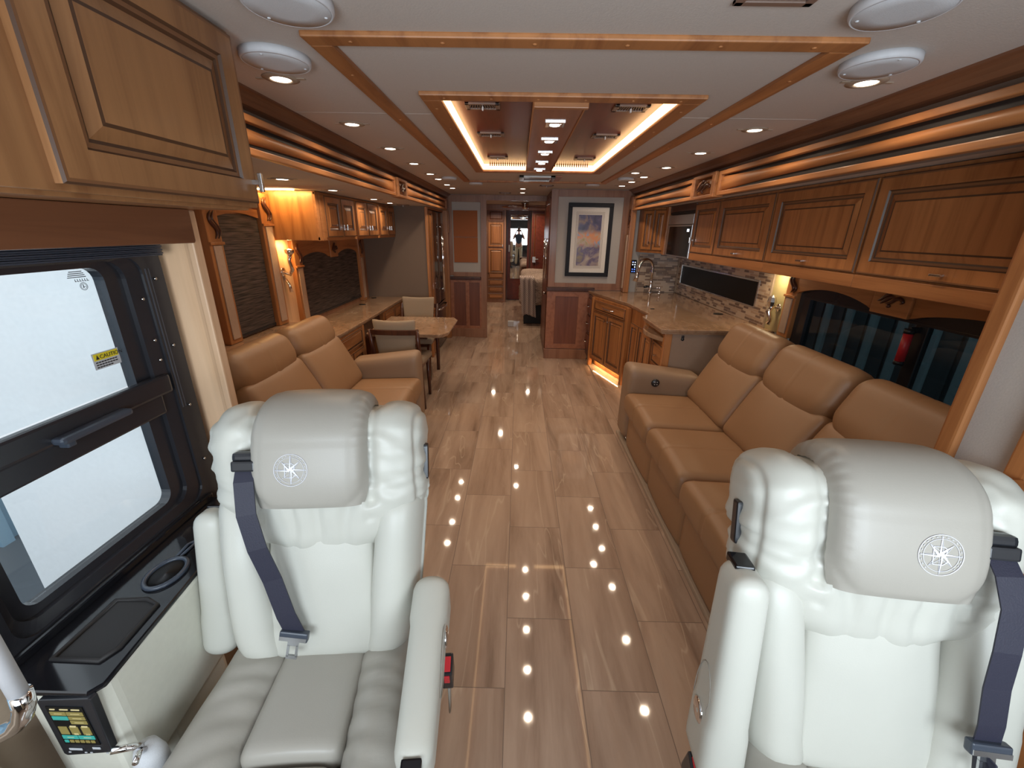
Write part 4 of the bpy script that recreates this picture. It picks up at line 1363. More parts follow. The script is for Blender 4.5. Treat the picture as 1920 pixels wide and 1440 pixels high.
# ------------------------------------------------------------------ dining chairs
def dining_chair(loc, rz, label):
    t = thing('dining_chair', label, 'chair', loc, 'upholstered dining chairs at the table')
    # local coordinates, sitter faces +Y
    def P(name, mb, m, par=None):
        o = link_mesh(name, mb, m)
        o.parent = par or t
        return o
    for s in (-1, 1):
        mb = MB().tube([(s * 0.215, -0.155, 0.0), (s * 0.212, -0.185, 0.22), (s * 0.208, -0.195, 0.44), (s * 0.208, -0.215, 0.62), (s * 0.212, -0.255, 0.80)], [0.020, 0.022, 0.024, 0.021, 0.015], 8)
        for i in range(len(mb.sm)): mb.sm[i] = True
        P('leg', mb, 'dark_wood')
        mb = MB().tube([(s * 0.19, 0.235, 0.0), (s * 0.19, 0.215, 0.42)], [0.015, 0.023], 8)
        P('leg', mb, 'dark_wood')
    mb = MB().box(-0.20, 0.20, -0.20, 0.22, 0.385, 0.425, 0.006)
    P('seat_frame', mb, 'dark_wood')
    def f(p, n):
        if n.z > 0: p = p + Vector((0, 0, 0.014 * (1 - (p.x / .23) ** 2) * (1 - (p.y / .23) ** 2)))
        p.x *= 1.0 + 0.08 * (p.y / .22)
        return p
    P('seat', MB().cushion((0, 0.01, 0.452), (0.44, 0.46, 0.066), 0.026, (12, 12, 4), f), 'seat_fabric')
    mb = MB()
    for k in range(12):
        a, b = -1 + 2 * k / 12, -1 + 2 * (k + 1) / 12
        ya, yb = -0.243 - 0.02 * (1 - a * a), -0.243 - 0.02 * (1 - b * b)
        za, zb = 0.752, 0.752
        vs = []
        for (q, yy) in ((a, ya), (b, yb)):
            for (dy, dz) in ((-0.013, 0), (0.013, 0), (0.013, 0.045), (-0.013, 0.045)):
                vs.append((q * 0.205, yy + dy - dz * 0.2, za + dz))
        mb.add(vs, [(0, 4, 5, 1), (1, 5, 6, 2), (2, 6, 7, 3), (3, 7, 4, 0), (0, 1, 2, 3), (4, 7, 6, 5)])
    P('top_rail', mb, 'dark_wood')
    def g(p, n):
        z = p.z
        u = p.x / 0.19
        w = 0.84 + 0.16 * (z + .19) / .38
        return Vector((p.x * w, p.y - 0.018 * (1 - u * u) - 0.10 * (z + .19) , z + (0.012 * u * u if z > 0.1 else 0)))
    P('backrest', MB().cushion((0, -0.178, 0.68), (0.385, 0.035, 0.385), 0.016, (12, 4, 12), g), 'seat_fabric')
    t.rotation_euler = (0, 0, rz)
    return t
dining_chair((-1.095, 3.855, 0.010), 0.0, 'near upholstered dining chair, its back to the front of the coach, pushed under the table')
dining_chair((-1.18, 4.76, 0.010), pi, 'far upholstered dining chair facing the front from behind the table')

# ------------------------------------------------------------------ refrigerator column
t = thing('pantry_cabinet', 'tall narrow wooden pantry door at the left of the refrigerator', 'cabinet', (-1.30, 5.60, 0.0))
mb = MB().box(-1.60, -1.135, 5.492, 5.745, 0.012, 1.874).box(-1.149, -1.12, 5.43, 5.4915, 0.012, 1.90, 0.004)
link_mesh('body', mb, 'wood_z', t)
d = link_mesh('door', door_mesh(face_matrix(-1.133, 5.50, 0.62, '+x'), 0.235, 1.25, 0.75), ['wood_z', 'glaze', 'glaze_soft'], t)
link_mesh('handle', bar_handle(face_matrix(-1.133, 5.50, 0.62, '+x'), 0.19, 0.35, True, 0.14), 'chrome', d)
cab_door(t, face_matrix(-1.133, 5.50, 0.05, '+x'), 0.235, 0.54, 'wood_z', 0.19, 0.45, True, 0.75)
t = thing('refrigerator', 'tall dark stainless french door refrigerator with a lower freezer drawer', 'refrigerator', (-1.40, 6.19, 0.0))
mb = MB().box(-1.80, -1.15, 5.76, 6.525, 0.012, 1.875, 0.004)
link_mesh('body', mb, 'black_plastic', t)
def fdoor(a, b, z0, z1, name='door', bow=0.014):
    def fn(u, v):
        return (-1.150 + 0.030 + bow * (1 - (2 * u - 1) ** 2), a + u * (b - a), z0 + v * (z1 - z0))
    mb = MB().grid(fn, 12, 1)
    n0 = len(mb.v)
    mb.box(-1.150, -1.119, a, b, z0, z1, 0.003)
    return link_mesh(name, mb, 'black_steel', t)
for (a, b, hy) in ((5.764, 6.142, 6.110), (6.147, 6.525, 6.180)):
    d = fdoor(a, b, 0.665, 1.86)
    mb = MB().tube([(-1.07, hy, 0.80), (-1.068, hy, 1.25), (-1.07, hy, 1.72)], 0.011, 12).tube([(-1.115, hy, 0.84), (-1.07, hy, 0.84)], 0.009, 8).tube([(-1.115, hy, 1.68), (-1.07, hy, 1.68)], 0.009, 8)
    link_mesh('handle', mb, 'chrome', d)
d = fdoor(5.764, 6.525, 0.05, 0.650, 'freezer_drawer')
mb = MB().tube([(-1.112, 5.84, 0.585), (-1.072, 5.88, 0.590), (-1.055, 6.15, 0.592), (-1.072, 6.41, 0.590), (-1.112, 6.45, 0.585)], 0.012, 12)
link_mesh('handle', mb, 'chrome', d)
link_mesh('side_trim', MB().box(-1.128, -1.116, 5.752, 5.762, 0.05, 1.865), 'chrome', t)
mb = MB().box(-1.60, -1.115, 5.4925, 6.525, 1.877, 1.904, 0.003)
single('refrigerator_header', mb, 'wood_y', 'thin wooden rail above the refrigerator and pantry', 'trim')
mb = MB().prism([(6.41, 1.905), (6.50, 1.905), (6.49, 1.84), (6.455, 1.74), (6.46, 1.66), (6.50, 1.55), (6.50, 0.012), (6.44, 0.012)][::-1], -1.10, -1.05, 'x')
single('end_column', MB().box(-1.15, -1.05, 6.53, 6.61, 0.012, 1.905, 0.006).box(-1.049, -1.035, 6.535, 6.605, 1.60, 1.90, 0.005), 'wood_z', 'carved wooden end column right of the refrigerator', 'column')

# ------------------------------------------------------------------ far left wall panel
Y = 6.66
t = thing('wall_panelling', 'wood framed wall panelling with two red lower panels left of the hallway', 'panelling', (-0.78, Y, 0))
mb = MB()
mb.box(-1.09, -1.00, Y - 0.015, Y, 0.98, 2.125, 0.003)
mb.box(-0.575, -0.485, Y - 0.018, Y, 0.0, 2.125, 0.003)
mb.box(-1.0, -0.57, Y - 0.015, Y, 2.03, 2.125, 0.003)
mb.box(-1.0, -0.57, Y - 0.015, Y, 0.965, 1.03, 0.003)
link_mesh('upper_frame', mb, 'pilaster', t)
mb = MB().box(-1.06, -0.575, Y - 0.035, Y, 0.915, 0.965, 0.008)
link_mesh('chair_rail', mb, 'dark_wood', t)
mb = MB()
for a in ((-1.06, -1.005), (-0.82, -0.765), (-0.60, -0.565)):
    mb.box(*a, Y - 0.016, Y, 0.14, 0.915, 0.002)
mb.box(-1.06, -0.565, Y - 0.0155, Y, 0.875, 0.915, 0.002).box(-1.06, -0.565, Y - 0.0155, Y, 0.14, 0.19, 0.002)
link_mesh('lower_frame', mb, 'beam_wood', t)
for a in ((-1.005, -0.82), (-0.765, -0.60)):
    link_mesh('red_panel', MB().box(*a, Y - 0.008, Y, 0.19, 0.875), 'red_panel', t)
link_mesh('baseboard', MB().box(-1.06, -0.495, Y - 0.024, Y, 0.0, 0.145, 0.004), 'pilaster', t)
for i, (z0, z1) in enumerate(((1.545, 1.915), (1.175, 1.540))):
    t = thing('cork_board', ['upper', 'lower'][i] + ' plain rust coloured cork board on the far left wall', 'board', (-0.80, Y - 0.006, z0), 'rust cork boards')
    link_mesh('board', MB().box(-0.985, -0.622, Y - 0.014, Y - 0.001, z0, z1, 0.003), 'cork', t)
    link_mesh('pin', MB().lathe([(0.006, 0), (0.006, -0.006), (0, -0.008)], (-0.80, Y - 0.0145, z1 - 0.015), 'y', 8), 'nickel', t)

# ------------------------------------------------------------------ picture wall
Y = 5.56
t = thing('wall_panelling', 'wood framed panelling around and below the framed picture', 'panelling', (0.9, Y, 0))
mb = MB()
mb.box(0.388, 0.475, Y - 0.018, Y, 0.965, 2.125, 0.003)
mb.box(1.27, 1.40, Y - 0.018, Y, 0.965, 2.125, 0.003)
mb.box(0.475, 1.27, Y - 0.016, Y, 2.045, 2.125, 0.003)
mb.box(0.475, 1.27, Y - 0.016, Y, 0.965, 1.02, 0.003)
mb.box(1.0, 1.39, Y - 0.015, Y, 0.932, 0.966, 0.002)
link_mesh('upper_frame', mb, 'pilaster', t)
link_mesh('chair_rail', MB().box(0.372, 1.0, Y - 0.035, Y, 0.912, 0.962, 0.008), 'dark_wood', t)
mb = MB().box(0.385, 0.50, Y - 0.02, Y, 0.14, 0.912, 0.003).box(0.80, 0.95, Y - 0.02, Y, 0.14, 0.912, 0.003).box(0.48, 0.82, Y - 0.019, Y, 0.845, 0.912, 0.002).box(0.48, 0.82, Y - 0.019, Y, 0.14, 0.205, 0.002)
link_mesh('lower_frame', mb, 'beam_wood', t)
link_mesh('red_panel', MB().box(0.50, 0.80, Y - 0.010, Y, 0.205, 0.845), 'red_panel', t)
link_mesh('baseboard', MB().box(0.372, 0.965, Y - 0.035, Y, 0.0, 0.135, 0.004), 'pilaster', t)
t = thing('framed_picture', 'abstract painting in a white mat and wide black frame on the far wall', 'picture', (0.876, Y, 1.11))
x0, x1, z0, z1 = 0.602, 1.152, 1.108, 1.978
mb = MB()
w = 0.048
for a in ((x0, x1, z0, z0 + w), (x0, x1, z1 - w, z1), (x0, x0 + w, z0 + w, z1 - w), (x1 - w, x1, z0 + w, z1 - w)):
    mb.box(a[0], a[1], Y - 0.040, Y - 0.004, a[2], a[3], 0.004)
link_mesh('frame', mb, 'picture_black', t)
link_mesh('mat', MB().box(x0 + w, x1 - w, Y - 0.018, Y - 0.006, z0 + w, z1 - w), 'white_mat', t)
mb = MB()
for q in (0.102, 0.112, 0.122):
    for a in ((x0 + q, x1 - q, z0 + q, z0 + q + 0.0025), (x0 + q, x1 - q, z1 - q - 0.0025, z1 - q), (x0 + q, x0 + q + 0.0025, z0 + q, z1 - q), (x1 - q - 0.0025, x1 - q, z0 + q, z1 - q)):
        mb.box(a[0], a[1], Y - 0.0192, Y - 0.018, a[2], a[3])
link_mesh('mat_lines', mb, 'vent_brown', t)
mb = MB().box(x0 + 0.132, x1 - 0.132, Y - 0.021, Y - 0.018, z0 + 0.132, z1 - 0.135)
link_mesh('artwork', mb, 'abstract_art', t)

# ------------------------------------------------------------------ kitchen (right slide-out)
XR = 2.04
t = thing('slide_end_column', 'wooden column with carved scroll between picture wall and kitchen', 'column', (1.37, 5.44, 0.93))
mb = MB().box(1.335, 1.40, 5.385, 5.495, 0.932, 2.050, 0.006)
link_mesh('column', mb, 'wood_z', t)
mb = MB().box(1.318, 1.336, 5.42, 5.47, 0.98, 1.62, 0.006)
link_mesh('padded_insert', mb, 'padded_insert', t)
scroll(t, face_matrix(1.334, 5.48, 1.68, '-x'), 0.08, 0.26)

kA, kB, kC, kD, kE = (0.918, 5.535), (1.205, 4.54), (1.255, 3.95), (1.145, 3.80), (1.148, 3.285)
slab([kA, kB, kC, (2.035, 3.95), (2.035, 5.495), (1.40, 5.495), (1.40, 5.535)], 0.888, 0.930, 'kitchen_countertop', 'brown stone kitchen counter with the faucet')
slab([kC, kD, kE, (1.20, 3.27), (2.035, 3.27), (2.035, 3.949), (1.26, 3.949)], 0.890, 0.9325, 'counter_extension', 'brown stone counter end section nearest the sofa')

def angled_face(p1, p2):
    """door plane matrix from p1 to p2 (looking from the aisle, p1 left)"""
    dx, dy = p2[0] - p1[0], p2[1] - p1[1]
    return Matrix.Translation((p1[0], p1[1], 0)) @ Matrix.Rotation(math.atan2(dy, dx), 4, 'Z'), sqrt(dx * dx + dy * dy)
# unit A, facing the aisle at an angle
t = thing('kitchen_cabinet', 'angled wooden kitchen base cabinet with one drawer over two doors', 'cabinet', (1.2, 5.0, 0.0), 'kitchen base cabinets')
P1, P2 = (0.955, 5.27), (1.205, 4.50)
mb = MB().prism([P1, P2, (1.40, 4.50), (1.40, 5.49), (0.955, 5.49)], 0.10, 0.888, 'z', 0.003)
mb.prism([(1.02, 5.27), (1.265, 4.52), (1.40, 4.52), (1.40, 5.49), (1.02, 5.49)], 0.012, 0.10)
link_mesh('body', mb, 'wood_z', t)
M, L = angled_face(P1, P2)
cab_door(t, M @ Matrix.Translation((0.05, 0, 0.735)), L - 0.10, 0.125, 'wood_y', None, None, name='drawer', k=0.3)
dr = [o for o in KIDS(t) if o.name.startswith('drawer')][0]
mb = MB(); mb.M = M
mb.tube([(L / 2 - 0.13, -0.018, 0.80), (L / 2 - 0.10, -0.045, 0.80), (L / 2, -0.055, 0.797), (L / 2 + 0.10, -0.045, 0.80), (L / 2 + 0.13, -0.018, 0.80)], 0.007, 10)
link_mesh('handle', mb, 'chrome', dr)
w = (L - 0.11) / 2
cab_door(t, M @ Matrix.Translation((0.05, 0, 0.125)), w, 0.595, 'wood_z', w - 0.03, 0.53, True, 0.85, 0.03)
cab_door(t, M @ Matrix.Translation((0.06 + w, 0, 0.125)), w, 0.595, 'wood_z', 0.03, 0.53, True, 0.85, 0.03)
for a_, b_ in ((-0.008, 0.028), (L - 0.03, L + 0.02)):
    mb = MB(); mb.M = M
    mb.box(a_, b_, -0.023, 0.03, 0.0, 0.888, 0.006)
    link_mesh('corner_post', mb, 'wood_z', t)
mb = MB(); mb.M = M
mb.box(0.05, L - 0.05, 0.035, 0.05, 0.088, 0.096)
lt = thing('toe_kick_light', 'warm strip light glowing under the angled kitchen cabinet', 'light', (1.08, 4.9, 0.09))
link_mesh('strip', mb, 'kick_led', lt)
c = M @ Vector((L / 2, 0.045, 0.086))
area('lamp', c, (0, 0, math.atan2(P2[1] - P1[1], P2[0] - P1[0])), L - 0.12, 0.02, 1.7, (1.0, 0.66, 0.30), 'RECTANGLE', lt)
# narrow drawers facing the hallway
t = thing('kitchen_cabinet', 'narrow stack of small drawers at the hallway end of the kitchen counter', 'cabinet', (0.95, 5.4, 0.0), 'kitchen base cabinets')
mb = MB().box(0.935, 0.954, 5.285, 5.52, 0.10, 0.888, 0.002)
link_mesh('body', mb, 'dark_wood', t)
for z in (0.66, 0.44, 0.20):
    d = link_mesh('drawer', MB().box(0.922, 0.936, 5.30, 5.50, z, z + 0.18, 0.003), 'red_panel', t)
    mb = MB().tube([(0.922, 5.36, z + 0.09), (0.895, 5.37, z + 0.09), (0.895, 5.43, z + 0.09), (0.922, 5.44, z + 0.09)], 0.006, 8)
    link_mesh('handle', mb, 'chrome', d)
# unit B behind it
t = thing('kitchen_cabinet', 'recessed wooden kitchen base cabinet with two narrow doors', 'cabinet', (1.35, 4.2, 0.0), 'kitchen base cabinets')
P1, P2 = (1.235, 4.47), (1.285, 3.965)
mb = MB().prism([P1, P2, (2.03, 3.965), (2.03, 4.49), (1.24, 4.49)], 0.10, 0.888, 'z', 0.003)
mb.prism([(1.30, 4.47), (1.34, 3.97), (2.03, 3.97), (2.03, 4.48)], 0.012, 0.10)
link_mesh('body', mb, 'wood_z', t)
M, L = angled_face(P1, P2)
w = (L - 0.06) / 2
for k in range(2):
    cab_door(t, M @ Matrix.Translation((0.025 + k * (w + 0.01), 0, 0.125)), w, 0.62, 'wood_z', None, None, k=0.75)
mb = MB(); mb.M = M
mb.box(0.01, L - 0.01, 0.04, 0.055, 0.088, 0.096)
lt = thing('toe_kick_light', 'warm strip light glowing under the recessed kitchen cabinet', 'light', (1.3, 4.2, 0.09))
link_mesh('strip', mb, 'kick_led', lt)
c = M @ Vector((L / 2, 0.045, 0.086))
area('lamp', c, (0, 0, math.atan2(P2[1] - P1[1], P2[0] - P1[0])), L - 0.1, 0.02, 0.8, (1.0, 0.66, 0.30), 'RECTANGLE', lt)
# unit C with drawers
t = thing('kitchen_cabinet', 'wooden kitchen drawer cabinet whose pale brown end panel faces the sofa', 'cabinet', (1.6, 3.6, 0.0), 'kitchen base cabinets')
mb = MB().box(1.225, 2.03, 3.33, 3.96, 0.10, 0.888, 0.002).box(1.27, 2.03, 3.36, 3.96, 0.012, 0.10)
link_mesh('body', mb, 'wood_z', t)
mb = MB().box(1.255, 2.03, 3.312, 3.331, 0.012, 0.888)
link_mesh('end_panel', mb, 'laminate_brown', t)
link_mesh('corner_post', MB().box(1.195, 1.256, 3.305, 3.345, 0.0, 0.888, 0.006), 'wood_z', t)
link_mesh('corner_post', MB().box(1.20, 1.23, 3.90, 3.955, 0.0, 0.888, 0.006), 'wood_z', t)
for i, z in enumerate((0.56, 0.34, 0.12)):
    cab_door(t, face_matrix(1.226, 3.625, z, '-x'), 0.275, 0.20, 'wood_y', 0.14, 0.10, k=0.35, name='drawer')
cab_door(t, face_matrix(1.226, 3.90, 0.12, '-x'), 0.235, 0.64, 'wood_z', None, None, k=0.7)
mb = MB().lathe([(0.012, 3.3115), (0.012, 3.300), (0.006, 3.297), (0, 3.296)], (1.34, 0, 0.845), 'y', 12).box(1.33, 1.35, 3.300, 3.312, 0.85, 0.875, 0.003)
link_mesh('latch', mb, 'black_plastic', t)
pts = [(1.2245, 3.36), (1.2245, 3.92)] + [(1.2245 - 0.095 * sin(pi * k / 16), 3.92 - 0.56 * k / 16) for k in range(1, 16)]
single('pull_out_board', MB().prism(pts, 0.800, 0.838, 'z', 0.008), 'countertop', 'rounded stone pull-out board sticking out under the counter end', 'board')

# backsplash and built-in screen
mb = MB()
mb.box(XR - 0.012, XR - 0.001, 3.42, 5.494, 0.933, 1.065).box(XR - 0.012, XR - 0.001, 3.42, 5.494, 1.285, 1.40)
mb.box(XR - 0.012, XR - 0.001, 3.42, 3.615, 1.065, 1.285).box(XR - 0.012, XR - 0.001, 5.355, 5.494, 1.065, 1.285)
single('backsplash', mb, 'mosaic_y', 'mosaic tile backsplash around the long black screen', 'backsplash')
mb = MB().box(1.525, XR - 0.013, 5.484, 5.4985, 0.933, 1.40)
single('backsplash', mb, 'mosaic_x', 'mosaic tile backsplash on the end wall behind the faucet', 'backsplash')
mb = MB()
for a in ((3.60, 5.37, 1.275, 1.292), (3.60, 5.37, 1.058, 1.072), (3.60, 3.617, 1.07, 1.28), (5.353, 5.37, 1.07, 1.28)):
    mb.box(XR - 0.018, XR - 0.010, *a, 0.002)
t = thing('built_in_screen', 'long narrow black screen set into the mosaic backsplash', 'screen', (XR - 0.01, 4.48, 1.17))
link_mesh('frame', mb, 'nickel', t)
link_mesh('screen', MB().box(XR - 0.010, XR - 0.004, 3.615, 5.355, 1.067, 1.283), 'screen_dark', t)
mb = MB().box(XR - 0.02, XR - 0.004, 3.405, 3.424, 0.933, 1.40, 0.002).box(1.512, 1.526, 5.482, 5.4985, 0.933, 1.38, 0.002).box(XR - 0.030, XR - 0.002, 5.465, 5.483, 0.933, 1.40, 0.002)
single('tile_edge_trim', mb, 'tan_trim', 'metal edging strips of the mosaic backsplash', 'trim')
t = thing('keypad_panel', 'black keypad with blue and white lit buttons beside the faucet', 'keypad', (1.465, 5.49, 1.16))
link_mesh('plate', MB().box(1.425, 1.495, 5.486, 5.4995, 1.165, 1.325, 0.003), 'black_gloss', t)
for m, pts in (('icon_white', [(0, 3), (1, 3), (0, 2), (1, 2), (1, 1)]), ('icon_blue', [(0, 0), (1, 0), (0, -1), (1, -1), (0, 3.1)])):
    mb = MB()
    for (i, j) in pts:
        mb.lathe([(0.0065, 5.4862), (0.0065, 5.4850), (0, 5.4848)], (1.447 + i * 0.027, 0, 1.212 + j * 0.028), 'y', 10)
    link_mesh('buttons', mb, m, t)

# faucet
t = thing('faucet', 'tall chrome gooseneck kitchen faucet with pull-down spray head', 'faucet', (1.70, 5.33, 0.93))
fx, fy = 1.665, 5.36
mb = MB().lathe([(0.030, 0.9305), (0.028, 0.945), (0.020, 0.955), (0.019, 1.06), (0.022, 1.075), (0.015, 1.095)], (fx, fy, 0), 'z', 20)
link_mesh('base', mb, 'chrome', t)
arc = [(fx, fy, 1.09), (fx, fy, 1.20)] + [(fx - 0.090 + 0.090 * cos(a * pi / 12), fy - 0.02 * (1 - cos(a * pi / 12)), 1.235 + 0.105 * sin(a * pi / 12)) for a in range(0, 12)]
arc += [(fx - 0.186, fy - 0.042, 1.19)]
mb = MB().tube(arc, 0.0165, 14)
link_mesh('neck', mb, 'chrome', t)
mb = MB().tube([(fx - 0.185, fy - 0.042, 1.20), (fx - 0.197, fy - 0.045, 1.145), (fx - 0.212, fy - 0.05, 1.08)], [0.019, 0.023, 0.029], 16)
link_mesh('spray_head', mb, 'chrome', t)
mb = MB().tube([(fx - 0.015, fy, 1.015), (fx - 0.045, fy - 0.01, 1.02)], 0.011, 12).tube([(fx - 0.045, fy - 0.01, 1.018), (fx - 0.085, fy - 0.02, 1.010)], [0.016, 0.013], 12)
link_mesh('lever', mb, 'black_plastic', t)
t = thing('soap_dispenser', 'small chrome soap dispenser beside the faucet', 'soap dispenser', (1.76, 5.35, 0.93))
mb = MB().lathe([(0.018, 0.9305), (0.017, 0.94), (0.011, 0.95), (0.010, 0.985), (0.014, 0.99), (0.012, 1.01), (0, 1.012)], (1.775, 5.33, 0), 'z', 16).tube([(1.775, 5.33, 1.003), (1.73, 5.315, 1.006)], 0.006, 8)
link_mesh('pump', mb, 'chrome', t)
mb = MB().lathe([(0.042, 0.9325), (0.042, 0.9365), (0.030, 0.937), (0, 0.937)], (1.92, 4.0, 0), 'z', 24)
single('cable_grommet', mb, 'grommet', 'round black grommet in the kitchen counter near the sofa', 'grommet')
mb = MB().lathe([(0.020, 0.931), (0.020, 0.934), (0, 0.935)], (1.36, 4.22, 0), 'z', 20)
single('sink_cover_pull', mb, 'grommet', 'small dark finger hole in the sink cover of the kitchen counter', 'pull')

# upper kitchen cabinets
t = thing('wall_cabinet', 'wooden two door wall cabinet in the kitchen corner above the faucet', 'cabinet', (1.7, 5.3, 1.42), 'kitchen wall cabinets')
mb = MB().prism([(1.465, 5.495), (1.47, 5.33), (1.675, 5.06), (2.035, 5.06), (2.035, 5.495)], 1.425, 1.922, 'z', 0.003)
link_mesh('body', mb, 'wood_z', t)
M, L = angled_face((1.472, 5.325), (1.672, 5.062))
w = (L - 0.02) / 2
cab_door(t, M @ Matrix.Translation((0.006, 0, 1.455)), w, 0.44, 'wood_z', w - 0.022, 0.085, True, 0.7, 0.03)
cab_door(t, M @ Matrix.Translation((0.014 + w, 0, 1.455)), w, 0.44, 'wood_z', 0.022, 0.085, True, 0.7, 0.03)
mb = MB().box(1.640, 1.70, 4.975, 5.055, 1.415, 1.922, 0.004)
single('microwave_post', mb, 'wood_z', 'narrow wooden post left of the microwave', 'post')
t = thing('microwave', 'stainless and black glass microwave set between the upper kitchen cabinets', 'microwave', (1.8, 4.6, 1.42))
mb = MB().box(1.68, 2.035, 4.27, 4.972, 1.412, 1.86, 0.004)
link_mesh('body', mb, 'black_plastic', t)
link_mesh('top_grille', MB().box(1.664, 1.681, 4.275, 4.968, 1.835, 1.86, 0.003), 'vent_dark', t)
link_mesh('upper_band', MB().box(1.655, 1.681, 4.275, 4.968, 1.735, 1.828, 0.004), 'steel', t)
o = link_mesh('door', MB().box(1.652, 1.681, 4.275, 4.968, 1.418, 1.732, 0.004), 'steel', t)
link_mesh('door_glass', MB().box(1.649, 1.653, 4.30, 4.90, 1.43, 1.715, 0.002), 'dark_glass', o)
link_mesh('control_display', MB().box(1.647, 1.649, 4.33, 4.38, 1.665, 1.69), 'icon_white', o)
mb = MB().box(1.66, 2.035, 4.265, 4.972, 1.861, 1.922, 0.003)
single('microwave_header', mb, 'dark_wood', 'dark filler board above the microwave', 'filler')
cabs = [(3.745, 4.255, 'narrow wooden wall cabinet right of the microwave', False), (2.955, 3.735, 'wooden lift-up wall cabinet above the end of the kitchen counter', True), (2.145, 2.945, 'wooden lift-up wall cabinet above the far half of the sofa', True), (1.262, 2.135, 'largest wooden lift-up wall cabinet nearest the front on the right', True)]
for a, b, lab, lift in cabs:
    t = thing('wall_cabinet', lab, 'cabinet', (1.85, (a + b) / 2, 1.425), 'kitchen wall cabinets' if a > 2.9 else 'wall cabinets over the sofa')
    mb = MB().box(1.668, 2.035, a - 0.004, b + 0.004, 1.425, 1.922, 0.002)
    link_mesh('body', mb, 'wood_z', t)
    mb = MB().box(1.655, 1.669, a - 0.004, b + 0.004, 1.412, 1.474, 0.004)
    link_mesh('bottom_rail', mb, 'wood_y', t)
    M = face_matrix(1.668, b - 0.004, 1.480, '-x')
    if lift:
        cab_door(t, M, b - a - 0.008, 0.425, 'wood_z', (b - a) / 2, 0.032, False, 1.15, 0.05)
    else:
        cab_door(t, M, b - a - 0.008, 0.425, 'wood_z', 0.03, 0.11, True, 1.0, 0.05)

# right sconce niche
mb = MB().box(XR - 0.010, XR - 0.001, 3.165, 3.40, 0.933, 1.40)
single('sconce_backboard', mb, 'gold_panel', 'pale reflective board behind the sconce at the end of the backsplash', 'panel')
t = thing('wall_sconce', 'chrome and crystal sconce lit from above at the end of the backsplash', 'lamp', (XR - 0.02, 3.27, 1.10))
mb = MB().lathe([(0.03, XR - 0.012), (0.03, XR - 0.020), (0, XR - 0.022)], (0, 3.27, 1.12), 'x', 18)
link_mesh('back_plate', mb, 'chrome', t)
mb = MB().tube([(XR - 0.02, 3.27, 1.12), (XR - 0.06, 3.27, 1.13), (XR - 0.085, 3.27, 1.09), (XR - 0.06, 3.265, 1.03), (XR - 0.075, 3.265, 0.99)], [0.012, 0.016, 0.020, 0.014, 0.018], 12)
link_mesh('arm', mb, 'chrome', t)
mb = MB().lathe([(0, 1.115), (0.028, 1.135), (0.034, 1.165), (0.026, 1.20), (0.0, 1.22)], (XR - 0.075, 3.27, 0), 'z', 8, smooth=False)
link_mesh('crystal', mb, 'nickel', t)
area('lamp', (XR - 0.10, 3.28, 1.40), (0, 0, 0), 0.05, 0, 1.6, (1.0, 0.80, 0.50), 'DISK', t)
link_mesh('puck', MB().lathe([(0.03, 1.411), (0.03, 1.405), (0, 1.404)], (XR - 0.10, 3.28, 0), 'z', 16), 'warm_bulb', t)
t = thing('window_surround', 'wooden surround of the sofa window with carved plaque and scalloped board', 'window surround', (XR, 2.2, 0.93))
post(t, 3.04, 3.165, 0.933, 1.41, XR - 0.001, -1, 0.16)
y0, y1, ym = 1.30, 3.04, 2.24
pts = [(y0, 1.411)]
for a, b in ((y0, ym - 0.12), (ym + 0.12, y1)):
    pts += [(a + (b - a) * k / 14, 1.262 + 0.06 * sin(pi * k / 14) ** 0.75) for k in range(15)]
pts += [(y1, 1.411)]
link_mesh('scalloped_board', MB().prism(pts, XR - 0.055, XR - 0.03, 'x'), 'wood_y', t)
o = link_mesh('plaque', MB().box(XR - 0.075, XR - 0.054, ym - 0.12, ym + 0.12, 1.258, 1.411, 0.006), 'wood_y', t)
scroll(o, face_matrix(XR - 0.077, ym + 0.09, 1.295, '-x'), 0.18, 0.10)
# sofa window
t = thing('window_2', 'long dark tinted sliding window behind the sofa', 'window', (XR, 2.3, 0.8))
t['kind'] = 'structure'
mb = MB()
for a in ((1.26, 3.05, 1.235, 1.40), (1.26, 3.05, 0.80, 0.835), (1.26, 1.33, 0.83, 1.24), (2.93, 3.05, 0.83, 1.24)):
    mb.box(XR - 0.018, XR + 0.03, *a, 0.003)
mb.box(XR - 0.005, XR + 0.025, 2.06, 2.13, 0.83, 1.24, 0.003).box(XR - 0.022, XR - 0.012, 1.3, 3.0, 1.236, 1.250, 0.002)
link_mesh('frame', mb, 'frame_black', t)
link_mesh('glass', MB().box(XR + 0.004, XR + 0.008, 1.32, 2.94, 0.83, 1.24), 'tint_glass', t)
mb = MB().tube([(XR - 0.055, 2.10, 1.195), (XR - 0.055, 2.10, 1.045)], 0.021, 12)
r = single('emergency_handle', mb, 'red_plastic', 'red emergency release handle hanging on the sofa window', 'handle')
link_mesh('end_cap', MB().tube([(XR - 0.055, 2.10, 1.048), (XR - 0.055, 2.10, 1.028)], 0.023, 12), 'black_plastic', r)
mb = MB().tube([(XR - 0.055, 2.10, 1.215), (XR - 0.055, 2.10, 1.192)], 0.023, 12).box(XR - 0.06, XR - 0.004, 2.09, 2.11, 1.195, 1.225, 0.003)
o = link_mesh('end_cap', mb, 'black_plastic', r)
